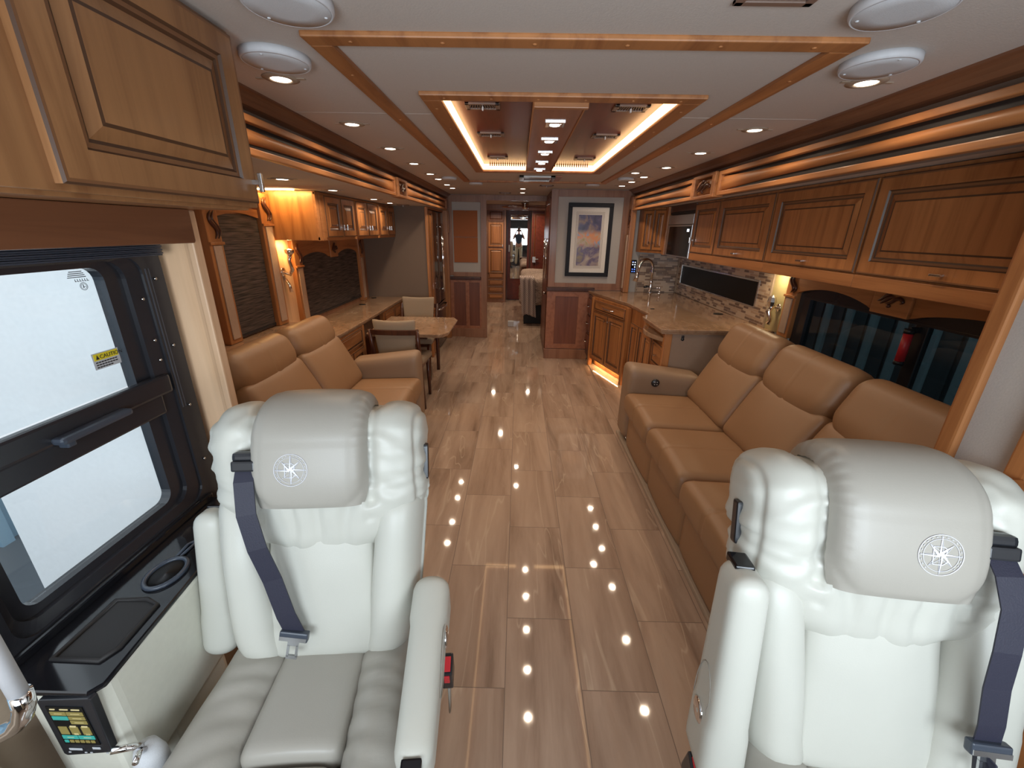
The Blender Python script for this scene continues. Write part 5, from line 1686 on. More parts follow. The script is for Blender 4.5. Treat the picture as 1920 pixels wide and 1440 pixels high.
# near corner post of the slide
mb = MB().box(1.375, 1.415, 1.185, 1.235, 0.0, 1.905, 0.008)
tag(struct('trim_7', mb, 'wood_z'), 'wooden corner post at the near end of the sofa slide-out')
mb = MB().box(1.372, 1.41, 0.985, 1.035, 0.0, 2.0, 0.006)
struct('trim_8', mb, 'wood_z', 'wooden post beside the entry door')
mb = MB().box(1.43, 1.47, 0.30, 1.0, 0.0, 2.0)
struct('door_1', mb, 'vent_dark', 'dark entry door behind the right captain chair')
mb = MB().tube([(1.40, 0.95, 0.98), (1.40, 0.945, 1.45)], 0.010, 10)
single('entry_grab_bar', mb, 'nickel', 'thin silver grab bar in the entry door opening', 'bar')
mb = MB().box(1.27, 1.371, 0.62, 0.985, 0.0, 1.045, 0.008)
single('entry_cabinet', mb, 'wood_z', 'low wooden cabinet beside the entry door', 'cabinet')

# ------------------------------------------------------------------ leather seating
def fold_noise(p, f=14.0, seed=0.0):
    return noise.noise(Vector((p[0] * f + seed, p[1] * f, p[2] * f)))

def sofa(frame, secs, arms, label, name, cat, H=0.47, seat_d=0.0, knob=None, group=None, zt=1.03, crease=0.48, loc=None):
    """frame(a, d, z) -> world. secs: seams along a (ascending); arms: list of (a0, a1)"""
    t = thing(name, label, cat, loc)
    def add(pname, mb, m, par=None):
        mb.v = [frame(*p) for p in mb.v]
        return link_mesh(pname, mb, m, par or t)
    A0 = min(secs[0], min([a[0] for a in arms])); A1 = max(secs[-1], max([a[1] for a in arms]))
    mb = MB().box(secs[0] + 0.003, secs[-1] - 0.003, 0.10, 0.98, 0.03, 0.33, 0.01)
    add('base', mb, 'tan_leather')
    top_t = Vector((0, 0.0, 0))
    hb_z = H + 0.335
    for i in range(len(secs) - 1):
        a0, a1 = secs[i], secs[i + 1]
        L = a1 - a0; ac = (a0 + a1) / 2
        # lower front panel
        def fb(p, n):
            if n.y < -0.3:
                p.y += -0.010 * (1 - (p.x / (L / 2)) ** 2)
            return p
        add('front_panel', MB().cushion((ac, 0.085, 0.175), (L - 0.004, 0.05, 0.285), 0.015, (10, 4, 8), fb), 'tan_leather')
        # seat cushion with waterfall front and centre stitch
        def fs(p, n):
            u = p.x / (L / 2)
            if n.z > 0.2:
                p.z += 0.018 * (1 - u * u) - 0.012 * (p.y / 0.27)
            g = exp(-(p.x / 0.009) ** 2)
            if n.z > 0.1 or n.y < -0.4:
                p = p - n * 0.006 * g
            if n.y < -0.2 and p.z < 0:
                p.y += 0.035 * (p.z / 0.085) ** 2
            ed = min(abs(p.x - L / 2), abs(p.x + L / 2))
            if ed < 0.05 and n.z > 0:
                p = p - n * 0.004 * (0.5 + 0.5 * sin(p.y * 120)) * (1 - ed / .05) * (1 if p.y < -0.1 else 0)
            return p
        add('seat_cushion', MB().cushion((ac, 0.29, H - 0.085), (L - 0.002, 0.58, 0.17), 0.052, (64, 18, 8), fs), 'tan_leather')
        # lower back cushion, leaning
        tilt = math.atan2(0.18, 0.34)
        def fl(p, n):
            u = p.x / (L / 2)
            q = Vector(p)
            if n.y < 0:
                q.y -= 0.030 * (1 - u * u) * (1 - (p.z / 0.22) ** 2)
                q.y += 0.006 * exp(-((p.x - 0.03 * sin(p.z * 9)) / 0.008) ** 2) * (1 if p.z > 0.02 else 0)
            c, s_ = cos(tilt), sin(tilt)
            return Vector((q.x, q.y * c + q.z * s_, q.z * c - q.y * s_))
        add('back_cushion', MB().cushion((ac, crease + 0.14, H + 0.155), (L - 0.004, 0.14, 0.42), 0.05, (24, 5, 14), fl), 'tan_leather')
        # head roll
        tilt2 = radians(26)
        hh = (zt - hb_z) + 0.07
        def fh(p, n):
            u = p.x / (L / 2)
            q = Vector(p)
            if p.z < 0:
                q.z += (p.z / (hh / 2)) * (0.055 * (1 - u * u)) * 1.0 + 0.0
            ed = min(abs(p.x - L / 2), abs(p.x + L / 2))
            if ed < 0.045:
                q = q - n * (0.0045 * (0.5 + 0.5 * sin(p.z * 150 + 9 * fold_noise(p, 8))) * (1 - ed / 0.045))
            q -= n * 0.004 * exp(-((p.x) / 0.005) ** 2)
            c, s_ = cos(tilt2), sin(tilt2)
            return Vector((q.x, q.y * c + q.z * s_, q.z * c - q.y * s_))
        add('head_cushion', MB().cushion((ac, crease + 0.295, (zt + hb_z) / 2 - 0.012), (L - 0.001, 0.235, hh), 0.095, (64, 10, 16), fh), 'tan_leather')
    # back shell
    mb = MB().box(secs[0] + 0.01, secs[-1] - 0.01, crease + 0.33, crease + 0.46, 0.2, zt - 0.12, 0.03)
    add('back_shell', mb, 'tan_leather')
    for (b0, b1) in arms:
        w = b1 - b0
        def fa(p, n):
            q = Vector(p)
            if p.z > 0:
                q.z += -0.075 * ((p.y + 0.29) / 0.58) + 0.01
            if n.z > 0.3:
                q.z += 0.012 * (1 - (p.x / (w / 2)) ** 2)
            q -= n * 0.003 * exp(-((p.y - 0.06) / 0.006) ** 2)
            return q
        add('armrest', MB().cushion(((b0 + b1) / 2, 0.32, 0.36), (w, 0.58, 0.60), 0.055, (10, 20, 16), fa), 'tan_leather_arm')
    if knob:
        a, d, z = knob
        mb = MB().lathe([(0.030, 0), (0.032, -0.008), (0.026, -0.016), (0, -0.018)], (0, 0, 0), 'y', 20)
        mb.v = [(p[1] + a, p[0] + d, p[2] + z) for p in mb.v]
        k = add('control_knob', mb, 'black_plastic')
        mb = MB()
        for dx in (-0.009, 0.009):
            for dz in (-0.009, 0.009):
                mb.box(a - 0.0195, a - 0.017, d + dx - 0.003, d + dx + 0.003, z + dz - 0.003, z + dz + 0.003)
        add('knob_symbols', mb, 'label_gray', k)
    return t
sofa(lambda a, d, z: (0.845 + d, a, z), [1.25, 1.85, 2.445, 3.05], [(3.052, 3.29)], 'long tan leather sofa with three reclining sections under the dark window', 'sofa', 'sofa', 0.47, knob=(3.05, 0.235, 0.56), loc=(1.4, 2.2, 0.012))
sofa(lambda a, d, z: (-0.775 - d * 0.97, a, z + 0.02), [2.02, 2.64, 3.245], [(1.80, 2.018), (3.247, 3.44)], 'tan leather loveseat with two sections behind the left captain chair', 'loveseat', 'loveseat', 0.47, zt=0.965, crease=0.50, loc=(-1.3, 2.6, 0.012))
mb = MB().box(0.885, 0.925, 1.25, 3.30, 0.0, 0.028, 0.006)
single('slide_edge_strip', mb, 'tan_trim', 'narrow floor edge strip along the base of the long sofa', 'strip')

def captain_chair(loc, rz, mirror, label, recline=16.0, inner_down=True):
    sg = -1 if mirror else 1       # +1: outer side (belt) at local -X
    t = thing('captain_chair', label, 'chair', loc, 'cream leather captain chairs')
    B = Matrix.Translation((0, 0, 0.56)) @ Matrix.Rotation(radians(-recline), 4, 'X')
    Sx = Matrix.Scale(-1, 4, (1, 0, 0)) if mirror else Matrix.Identity(4)
    def add(pname, mb, m, par=None, M=None):
        T = Sx @ (M if M is not None else Matrix.Identity(4))
        mb.v = [tuple(T @ Vector(p)) for p in mb.v]
        o = link_mesh(pname, mb, m)
        o.parent = par or t
        return o
    # ---- backrest
    def shell(p, n):
        k = 0.90 + 0.13 * (p.z + 0.32) / 0.64
        return Vector((p.x * k, p.y + 0.02 * (p.z / .32) ** 2, p.z))
    add('back_shell', MB().cushion((0, 0.105, 0.325), (0.52, 0.115, 0.66), 0.05, (14, 6, 18), shell), 'cream_leather', M=B)
    def lum(p, n):
        q = Vector(p)
        k = 1.0 - 0.10 * (p.z / 0.22)
        q.x *= k
        if n.y < 0:
            q.y -= 0.020 * (1 - (p.x / .135) ** 2) * (1 - 0.6 * (p.z / .22) ** 2)
            q.y += 0.0015 * fold_noise(p, 18)
        return q
    lp = add('lumbar_panel', MB().cushion((0, 0.050, 0.200), (0.296, 0.12, 0.455), 0.032, (18, 5, 20), lum), 'cream_leather', M=B)
    for s in (-1, 1):
        def bol(p, n, s=s):
            q = Vector(p)
            q.x += s * 0.018 * (p.z / 0.23)
            q.x *= 1.0
            if n.y < 0:
                q.y -= 0.018 * (1 - (p.z / .25) ** 2)
                q.y += 0.05 * max(0, s * p.x / 0.07) ** 2
            q.y -= 0.004 * fold_noise(p, 9, s)
            if p.z < -0.15:
                q.x -= s * 0.030 * ((-p.z - 0.15) / 0.09) ** 2
            return q
        add('side_bolster', MB().cushion((s * 0.200, 0.045, 0.205), (0.132, 0.15, 0.475), 0.055, (12, 8, 22), bol), 'cream_leather', M=B)
    # gathered shoulder collar
    def col(p, n):
        q = Vector(p)
        u = p.x / 0.285
        zr = (p.z + 0.2125) / 0.425
        if zr < 0.6:
            q.z += 0.115 * (abs(u) ** 2.2) * (1 - zr / 0.6) ** 0.8 - 0.012 * (1 - zr / 0.6)
            if n.y < 0:
                q.y += 0.042 * (1 - zr / 0.6) ** 1.3
        # deeper roll at the top
        if n.y > 0 and zr > 0.5:
            q.y += 0.02
        side = max(0.0, (abs(p.x) - 0.13) / 0.15)
        if n.y < 0.55:
            # gathers fan out from the seam next to the pad and from the outer seam
            if abs(p.x) > 0.13 and zr > 0.25:
                w = 0.5 + 0.5 * sin((p.z * 1.0 + 0.45 * abs(p.x) + 0.05 * fold_noise(p, 9)) * 120)
                f = max(exp(-(abs(p.x) - 0.145) / 0.035), exp(-(0.285 - abs(p.x)) / 0.020) * 0.7)
                q -= n * 0.0085 * w * min(1, f) * (0.55 + 1.1 * abs(fold_noise(p, 7, 2.0)))
                q += n * 0.011 * max(0, min(1, (abs(p.x) - 0.145) / 0.04)) * noise.noise(Vector((p.x * 9, p.y * 9, p.z * 26 + 5 * abs(p.x))))
                q -= n * 0.016 * exp(-((abs(p.x) - 0.148) / 0.017) ** 2) * (1 if zr > 0.36 else 0)
            elif zr <= 0.42:
                w = 0.5 + 0.5 * sin((p.x + 0.25 * u * (0.4 - zr) * 0.3 + 0.035 * fold_noise(p, 8)) * 80)
                q -= n * 0.012 * (w ** 3) * (0.35 + 0.65 * min(1, abs(zr - 0.1) * 3))
                q += n * 0.008 * fold_noise(p, 13, 8.0)
            q.y -= 0.020 * (1 - u * u) * (1 if zr < .5 else 0.6)
        # outer seam
        q -= n * 0.006 * exp(-((abs(p.x) - 0.262) / 0.006) ** 2)
        return q
    add('shoulder_cushion', MB().cushion((0, 0.055, 0.468), (0.57, 0.20, 0.425), 0.092, (84, 14, 62), col), 'cream_leather', M=B)
    # smooth head pad rolling over the top
    hp = MB()
    def padf(a, b):
        U, V = 2 * a - 1, 2 * b - 1
        S0 = 0.165; Rr = 0.126; arc = pi * Rr; Lt = S0 + arc * 0.93
        d = b * Lt
        rr_ = (abs(U) ** 5 + abs(V) ** 5) ** 0.2
        hgt = 0.017 * sqrt(max(0.0, 1 - min(1, rr_) ** 7)) - 0.004 + 0.006 * (1 - U * U)
        for e in (0.74, 0.80):
            hgt -= 0.0014 * exp(-((U - e) / 0.016) ** 2) + 0.0014 * exp(-((U + e) / 0.016) ** 2)
        if U > 0.82:
            hgt -= 0.003 * (0.5 + 0.5 * sin(d * 230 + 3 * noise.noise(Vector((a, d * 20, 0)))))
        hgt -= 0.022 * abs(U) ** 14
        x = 0.142 * U * (1.0 - 0.03 * V) * (1 - 0.10 * max(0, 1 - b / 0.16) ** 2.5)
        if d < S0:
            y, z, ny, nz = -0.070 - 0.004 * sin(pi * d / S0), 0.425 + d, -1.0, 0.0
        else:
            th = (d - S0) / Rr
            y, z, ny, nz = 0.058 - Rr * cos(th), 0.590 + Rr * 0.86 * sin(th), -cos(th), sin(th)
        return (x, y + ny * hgt, z + nz * hgt)
    hp.grid(padf, 48, 60)
    hp.v = [tuple((Sx @ B) @ Vector(p)) for p in hp.v]
    pv = [Vector(p) for p in hp.v]
    bvh = BVHTree.FromPolygons(pv, hp.f)
    hpo = link_mesh('head_pad', hp, 'gray_leather')
    hpo.parent = t
    # embroidered compass emblem draped on the pad
    em = MB()
    cE = (Sx @ B) @ Vector((-0.030, -0.30, 0.530))
    dirv = ((Sx @ B).to_3x3() @ Vector((0, 1, 0))).normalized()
    uz = (B.to_3x3() @ Vector((0, 0, 1))).normalized()
    ux = Vector((1, 0, 0))
    def drape(pts2, lift=0.0012):
        out = []
        for (a, b) in pts2:
            o_ = cE + ux * a + uz * b
            h = bvh.ray_cast(o_, dirv)
            out.append((h[0] if h[0] else o_ + dirv * 0.3) - dirv * lift)
        return out
    R = 0.040
    def stroke(pts2, w, closed=False):
        em.tube(drape(pts2), w, 5, closed=closed)
    def filled(pts2, lift=0.0016):
        cen = (sum(p[0] for p in pts2) / len(pts2), sum(p[1] for p in pts2) / len(pts2))
        P = drape(pts2 + [cen], lift)
        n = len(pts2)
        em.add(P, [[i, (i + 1) % n, n] for i in range(n)], 0, False)
    circ = lambda r, n=36, a0=0, a1=2 * pi: [(r * cos(a0 + (a1 - a0) * k / n), r * sin(a0 + (a1 - a0) * k / n)) for k in range(n)]
    stroke(circ(R), 0.0008, True)
    stroke(circ(R * 0.80), 0.0005, True)
    for k in range(24):
        if k not in (16, 17, 18, 19, 20):
            a = 2 * pi * k / 24
            stroke([(R * 0.90 * cos(a - 0.05), R * 0.90 * sin(a - 0.05)), (R * 0.90 * cos(a + 0.05), R * 0.90 * sin(a + 0.05))], 0.0007)
    for k in range(8):
        a = pi / 2 * k / 2
        L = R * (0.94 if k % 2 == 0 else 0.74)
        w = R * (0.12 if k % 2 == 0 else 0.17)
        tip = (L * cos(a), L * sin(a)); s1 = (w * cos(a + pi / 4), w * sin(a + pi / 4)); s2 = (w * cos(a - pi / 4), w * sin(a - pi / 4))
        if k != 5:
            filled([tip, s1, (0, 0)])
        stroke([tip, s2, (0, 0)], 0.0004)
        stroke([tip, s1], 0.0004)
    # letter B
    b0 = [(-0.35, -0.45), (-0.35, 0.42), (0.10, 0.42), (0.26, 0.30), (0.20, 0.08), (-0.02, 0.0), (0.24, -0.10), (0.28, -0.32), (0.10, -0.46), (-0.35, -0.45)]
    stroke([(x * R, y * R) for x, y in b0], 0.0011)
    link_mesh('embroidered_emblem', em, 'embroidery').parent = hpo
    # ---- seat
    def scp(p, n):
        q = Vector(p)
        if n.z > 0: q.z += 0.010 * (1 - (p.x / .12) ** 2)
        return q
    add('seat_center', MB().cushion((0, -0.115, 0.475), (0.232, 0.275, 0.145), 0.030, (14, 16, 5), scp), 'gray_leather')
    add('seat_front', MB().cushion((0, -0.358, 0.466), (0.240, 0.21, 0.145), 0.045, (14, 12, 6), scp), 'gray_leather')
    for s in (-1, 1):
        def sb(p, n, s=s):
            q = Vector(p)
            inn = -s * p.x / 0.085       # +1 at inner seam
            if n.z > 0:
                q.z += 0.020 * (1 - (p.x / .09) ** 2) + 0.006
                w = 0.5 + 0.5 * sin((p.y + 0.35 * p.x * s + 0.035 * fold_noise(p, 7, s)) * 105)
                q.z -= 0.012 * (0.4 + 1.4 * abs(fold_noise(p, 6, 4.0 + s))) * (w ** 1.5) * max(0, min(1, 0.55 + 0.5 * inn)) ** 1.5
                q.z += 0.007 * fold_noise(p, 12, 5 * s)
            else:
                q += n * 0.003 * fold_noise(p, 12, 5 * s)
            q.x += s * 0.02 * (-p.y / 0.26)
            return q
        add('seat_bolster', MB().cushion((s * 0.192, -0.20, 0.470), (0.168, 0.57, 0.165), 0.062, (20, 60, 8), sb), 'gray_leather')
    add('seat_base', MB().box(-0.25, 0.25, -0.44, 0.10, 0.26, 0.40, 0.03), 'cream_leather')
    add('pedestal', MB().box(-0.17, 0.17, -0.30, 0.10, 0.04, 0.27, 0.02).box(-0.24, 0.24, -0.36, 0.16, 0.0, 0.045, 0.01), 'black_plastic')
    # ---- arms.  local arm: length along +z from the pivot, width x, depth y
    def arm_mb(L=0.42):
        def fa(p, n):
            q = Vector(p)
            v = (p.z + L / 2) / L
            k = 1.0 - 0.36 * v
            q.y = (q.y - 0.06) * k + 0.06 * (1 - v * 0.2)
            q.x = q.x * (1.16 - 0.18 * v)
            if v < 0.3:
                q.x += n.x * 0.004
            return q
        return MB().cushion((0, 0, L / 2), (0.078, 0.155, L), 0.036, (10, 12, 22), fa)
    def arm(s, M, name, button, L=0.42):
        a = add(name, arm_mb(L), 'cream_leather', M=M)
        mb = MB()
        sd = 0.040 * (1 if s > 0 else -1)
        pts = [(sd * 1.06, 0.008 + 0.045 * (1 - 0.25 * (k > 10)) * cos(2 * pi * k / 24), 0.155 + 0.125 * sin(2 * pi * k / 24)) for k in range(24)]
        add('side_seam', MB().tube(pts, 0.0012, 5, closed=True), 'gray_leather', a, M)
        if button:
            mb = MB().lathe([(0.027, 0), (0.027, sd * 0.15), (0.020, sd * 0.20), (0, sd * 0.12)], (sd * 1.04, 0.008, 0.145), 'x', 20)
            add('adjuster_button', mb, 'chrome', a, M)
        mb = MB().box(-0.020, 0.020, 0.010, 0.062, L - 0.016, L + 0.004, 0.004)
        add('switch_panel', mb, 'black_gloss', a, M)
        return a
    # outer arm folded up, beside the backrest
    up = Matrix.Translation((-0.302, 0.085, 0.510)) @ Matrix.Rotation(radians(-8), 4, 'X')
    arm(-1, up, 'armrest', False)
    if inner_down:
        dn = Matrix.Translation((0.300, 0.055, 0.700)) @ Matrix.Rotation(radians(98), 4, 'X')
    else:
        dn = Matrix.Translation((0.300, 0.005, 0.480)) @ Matrix.Rotation(radians(-6), 4, 'X')
    arm(1, dn, 'armrest', True, 0.42 if inner_down else 0.53)
    # ---- seat belt
    sb = []
    w = 0.024
    pth = [(-0.150, -0.062, 0.548), (-0.148, -0.084, 0.50), (-0.140, -0.094, 0.42), (-0.120, -0.090, 0.33), (-0.095, -0.074, 0.24), (-0.070, -0.066, 0.14), (-0.052, -0.058, 0.085)]
    if not inner_down:
        pth = [(-0.150, -0.062, 0.548), (-0.152, -0.092, 0.50), (-0.158, -0.104, 0.44), (-0.150, -0.108, 0.36), (-0.152, -0.098, 0.28), (-0.158, -0.092, 0.20), (-0.160, -0.085, 0.155)]
    mb = MB()
    n = len(pth)
    vs, fs = [], []
    for i, p in enumerate(pth):
        p = Vector(p)
        tg = (Vector(pth[min(i + 1, n - 1)]) - Vector(pth[max(i - 1, 0)])).normalized()
        side = tg.cross(Vector((0, -1, 0))).normalized()
        for (a, b) in ((-w, 0), (w, 0), (w, 0.003), (-w, 0.003)):
            vs.append(p + side * a + Vector((0, b, 0)))
    for i in range(n - 1):
        for k in range(4):
            fs.append([i * 4 + k, i * 4 + (k + 1) % 4, i * 4 + 4 + (k + 1) % 4, i * 4 + 4 + k])
    fs.append([0, 1, 2, 3]); fs.append([n * 4 - 4, n * 4 - 3, n * 4 - 2, n * 4 - 1])
    mb.add(vs, fs, 0, False)
    belt = add('seat_belt', mb, 'belt', M=B)
    add('shoulder_guide', MB().box(-0.180, -0.120, -0.074, -0.045, 0.545, 0.572, 0.010).box(-0.178, -0.120, -0.082, -0.066, 0.525, 0.552, 0.005), 'black_plastic', belt, B)
    e = Vector(pth[-1])
    T2 = B @ Matrix.Translation(e) @ Matrix.Rotation(radians(10 if inner_down else 0), 4, 'Y')
    add('webbing_clip', MB().box(-0.036, 0.036, -0.012, 0.006, -0.016, 0.010, 0.004), 'dark_seal', belt, T2)
    mb = MB().box(-0.034, 0.034, -0.014, -0.011, -0.013, -0.002)
    mb.box(-0.014, 0.014, -0.006, -0.001, -0.030, -0.014)
    mb.box(-0.014, -0.008, -0.006, -0.001, -0.060, -0.028).box(0.008, 0.014, -0.006, -0.001, -0.060, -0.028).box(-0.014, 0.014, -0.006, -0.001, -0.066, -0.056)
    add('buckle_tongue', mb, 'belt_metal', belt, T2)
    if not inner_down:
        mb = MB().tube([tuple(e + Vector((0.0, 0, -0.02))), tuple(e + Vector((-0.004, 0.0, -0.09))), tuple(e + Vector((-0.012, 0.0, -0.16)))], 0.024, 10, flat=0.10)
        add('lap_webbing', mb, 'belt', belt, B)
    # receiver on the aisle side
    T3 = Matrix.Translation((0.335, 0.005, 0.405)) @ Matrix.Rotation(radians(12), 4, 'X')
    bk = add('belt_buckle', MB().box(-0.016, 0.016, -0.030, 0.030, 0.0, 0.085, 0.005), 'black_plastic', M=T3)
    add('release_button', MB().box(-0.008, 0.008, -0.034, -0.029, 0.045, 0.080, 0.002).box(-0.010, 0.010, -0.022, 0.018, 0.083, 0.088, 0.002), 'red_plastic', bk, T3)
    add('buckle_strap', MB().tube([(0.332, 0.03, 0.24), (0.335, 0.01, 0.33), (0.335, 0.005, 0.41)], 0.022, 8, flat=0.2), 'gray_leather', bk)
    # dark recline handle at the side of the backrest
    add('recline_switch', MB().box(0.270, 0.288, 0.035, 0.065, 0.46, 0.56, 0.006), 'black_plastic', M=B)
    t.rotation_euler = (0, 0, rz)
    return t
captain_chair((-0.515, 0.825, -0.008), radians(5), False, 'left cream leather captain chair with one armrest lowered toward the aisle', 16, True)
captain_chair((0.780, 0.590, -0.012), radians(-6), True, 'right cream leather captain chair with both armrests folded up', 16, False)

# ------------------------------------------------------------------ hallway and bedroom
t = thing('hall_door', 'glossy wooden pocket door with long chrome pulls at the right side of the hallway', 'door', (0.39, 6.2, 0.0))
d = link_mesh('door', door_mesh(face_matrix(0.398, 6.60, 0.02, '-x'), 0.95, 2.03, 1.0), ['red_wood', 'glaze', 'glaze_soft'], t)
for y in (5.80, 6.25):
    link_mesh('handle', MB().tube([(0.365, y, 1.05), (0.365, y, 1.55)], 0.010, 10).box(0.36, 0.385, y - 0.008, y + 0.008, 1.06, 1.08).box(0.36, 0.385, y - 0.008, y + 0.008, 1.52, 1.54), 'chrome', d)
link_mesh('knob', MB().lathe([(0.014, 0.380), (0.014, 0.36), (0.022, 0.352), (0, 0.345)], (0, 5.72, 0.86), 'x', 14), 'nickel', d)
mb = MB().box(-1.08, 1.39, 9.0, 9.06, 2.03, CZ - 0.002, 0.004)
struct('trim_9', mb, 'pilaster', 'wooden beam across the bedroom ceiling')
t = thing('wardrobe', 'tall wooden bedroom wardrobe with raised panel doors and drawers', 'wardrobe', (-0.68, 10.4, 0.0))
mb = MB().box(-1.08, -0.30, 10.20, 10.63, 0.0, 2.12, 0.004)
link_mesh('body', mb, 'pilaster', t)
for (x0, w) in ((-1.06, 0.33), (-0.71, 0.36)):
    M = face_matrix(x0, 10.20, 0, '-y')
    cab_door(t, M @ Matrix.Translation((0, 0, 1.84)), w, 0.24, 'red_panel', None, None, k=0.6)
    cab_door(t, M @ Matrix.Translation((0, 0, 1.28)), w, 0.54, 'wood_z', w - 0.02, 0.03, True, 0.9, 0.07)
    cab_door(t, M @ Matrix.Translation((0, 0, 0.66)), w, 0.60, 'wood_z', None, None, k=0.9)
    for z in (0.56, 0.40, 0.24, 0.08):
        cab_door(t, M @ Matrix.Translation((0, 0, z)), w, 0.14 if z > .1 else .13, 'wood_x', None, None, k=0.35, name='drawer')
t = thing('mirror_door', 'wooden door with a tall mirror reflecting the photographer', 'door', (0.0, 10.6, 0.0))
mb = MB().box(-0.27, 0.25, 10.59, 10.635, 0.02, 2.10, 0.004)
link_mesh('door', mb, 'red_wood', t)
link_mesh('mirror', MB().box(-0.197, 0.20, 10.580, 10.589, 0.53, 2.0), 'mirror', t)
link_mesh('handle', MB().box(-0.245, -0.215, 10.565, 10.59, 1.16, 1.32, 0.004), 'white_plastic', t)
t = thing('sliding_door', 'dark wooden bedroom door with a bright square latch right of the mirror', 'door', (0.55, 10.1, 0.0))
d = link_mesh('door', door_mesh(face_matrix(0.285, 10.14, 0.02, '-y'), 0.62, 2.05, 1.1), ['red_wood', 'glaze', 'glaze_soft'], t)
link_mesh('latch', MB().box(0.32, 0.40, 10.10, 10.12, 0.95, 1.08, 0.004).box(0.35, 0.46, 10.075, 10.10, 1.02, 1.04, 0.004), 'nickel', d)
# fan
t = thing('ceiling_fan', 'dark wooden bladed ceiling fan seen through the hallway', 'fan', (0.10, 8.3, 2.13))
mb = MB().lathe([(0.07, CZ - 0.001), (0.06, CZ - 0.03), (0.05, CZ - 0.05), (0.055, CZ - 0.09), (0.03, CZ - 0.11), (0, CZ - 0.115)], (0.10, 8.3, 0), 'z', 24)
link_mesh('motor', mb, 'nickel', t)
for k in range(5):
    a = 0.25 + k * 2 * pi / 5
    mb = MB(); mb.M = Matrix.Translation((0.10, 8.3, CZ - 0.075)) @ Matrix.Rotation(a, 4, 'Z') @ Matrix.Rotation(radians(9), 4, 'X')
    mb.prism([(0.05, -0.02), (0.14, -0.05), (0.42, -0.06), (0.46, 0.0), (0.42, 0.055), (0.14, 0.04), (0.05, 0.02)], -0.003, 0.003)
    link_mesh('blade', mb, 'red_wood', t)
# bed
t = thing('bed', 'bed end covered with a shaggy brown throw beyond the hallway', 'bed', (0.6, 8.5, 0.0))
link_mesh('base', MB().box(0.12, 1.30, 7.80, 9.7, 0.0, 0.42, 0.01), 'vent_dark', t)
def bedf(p, n):
    q = Vector(p)
    q += n * 0.02 * fold_noise(p, 3.5)
    if p.z < -0.1 and n.z < 0.5:
        q += Vector((n.x, n.y, 0)) * 0.03 * sin((p.x + p.y) * 26)
    return q
link_mesh('bedding', MB().cushion((0.70, 8.68, 0.60), (1.30, 2.12, 0.50), 0.10, (30, 30, 14), bedf), 'fur_throw', t)
def thr(u, v):
    # drapes over the corner of the bed: u across, v downwards
    x = 0.06 + (u - 0.15) * 0.26 + 0.06 * v
    z = 0.875 - max(0, v - 0.18) * 0.80 - 0.10 * abs(u - 0.35) * v
    y = 7.72 - 0.14 * min(1, v / 0.18) + 0.02 * sin(u * 19 + v * 3)
    if v < 0.18:
        y = 7.85 - 0.27 * v / 0.18
    return (x, y - 0.01 * v, z)
mb = MB().grid(thr, 20, 24)
n0 = len(mb.v)
mb.v += [(p[0], p[1] + 0.008, p[2]) for p in mb.v[:n0]]
mb.f += [[i + n0 for i in f][::-1] for f in mb.f[:]]
mb.mi += mb.mi[:]; mb.sm += mb.sm[:]
w_, h_ = 21, 25
edge = [i for i in range(w_)] + [w_ * j + w_ - 1 for j in range(1, h_)] + [w_ * (h_ - 1) + i for i in range(w_ - 2, -1, -1)] + [w_ * j for j in range(h_ - 2, 0, -1)]
for i in range(len(edge)):
    a, b = edge[i], edge[(i + 1) % len(edge)]
    mb.f.append([a, b, b + n0, a + n0]); mb.mi.append(0); mb.sm.append(False)
single('checked_throw', mb, 'checked_throw', 'checked knitted throw hanging over the bed corner', 'throw')
mb = MB().box(-0.17, -0.06, 7.50, 7.56, 0.001, 0.10, 0.01)
single('small_box', mb, 'white_plastic', 'small pale box on the hallway floor beside the bed', 'box')

# ------------------------------------------------------------------ the photographer, seen only in the mirror
def skin_body(name, joints, edges, m, parent, sub=2, root=0):
    me = bpy.data.meshes.new(name)
    me.from_pydata([j[0] for j in joints], edges, [])
    ob = bpy.data.objects.new(name, me)
    COL.objects.link(ob)
    sk = ob.modifiers.new('skin', 'SKIN')
    sk.use_smooth_shade = True
    for i, j in enumerate(joints):
        r = j[1]
        me.skin_vertices[0].data[i].radius = (r, r) if not isinstance(r, tuple) else r
        me.skin_vertices[0].data[i].use_root = (i == root)
    ss = ob.modifiers.new('subsurf', 'SUBSURF')
    ss.levels = sub; ss.render_levels = sub
    dg = bpy.context.evaluated_depsgraph_get()
    dg.update()
    nm = bpy.data.meshes.new_from_object(ob.evaluated_get(dg))
    nm.name = name
    bpy.data.objects.remove(ob)
    nm.materials.clear(); nm.materials.append(MATS[m])
    for p in nm.polygons:
        p.use_smooth = True
    o = bpy.data.objects.new(name, nm)
    COL.objects.link(o)
    o.parent = parent
    return o
t = thing('person', 'person in navy shirt and khaki trousers holding up a phone, reflected in the mirror', 'person', (0.0, -0.40, 0.0))
V = lambda x, y, z: (x, y, z)
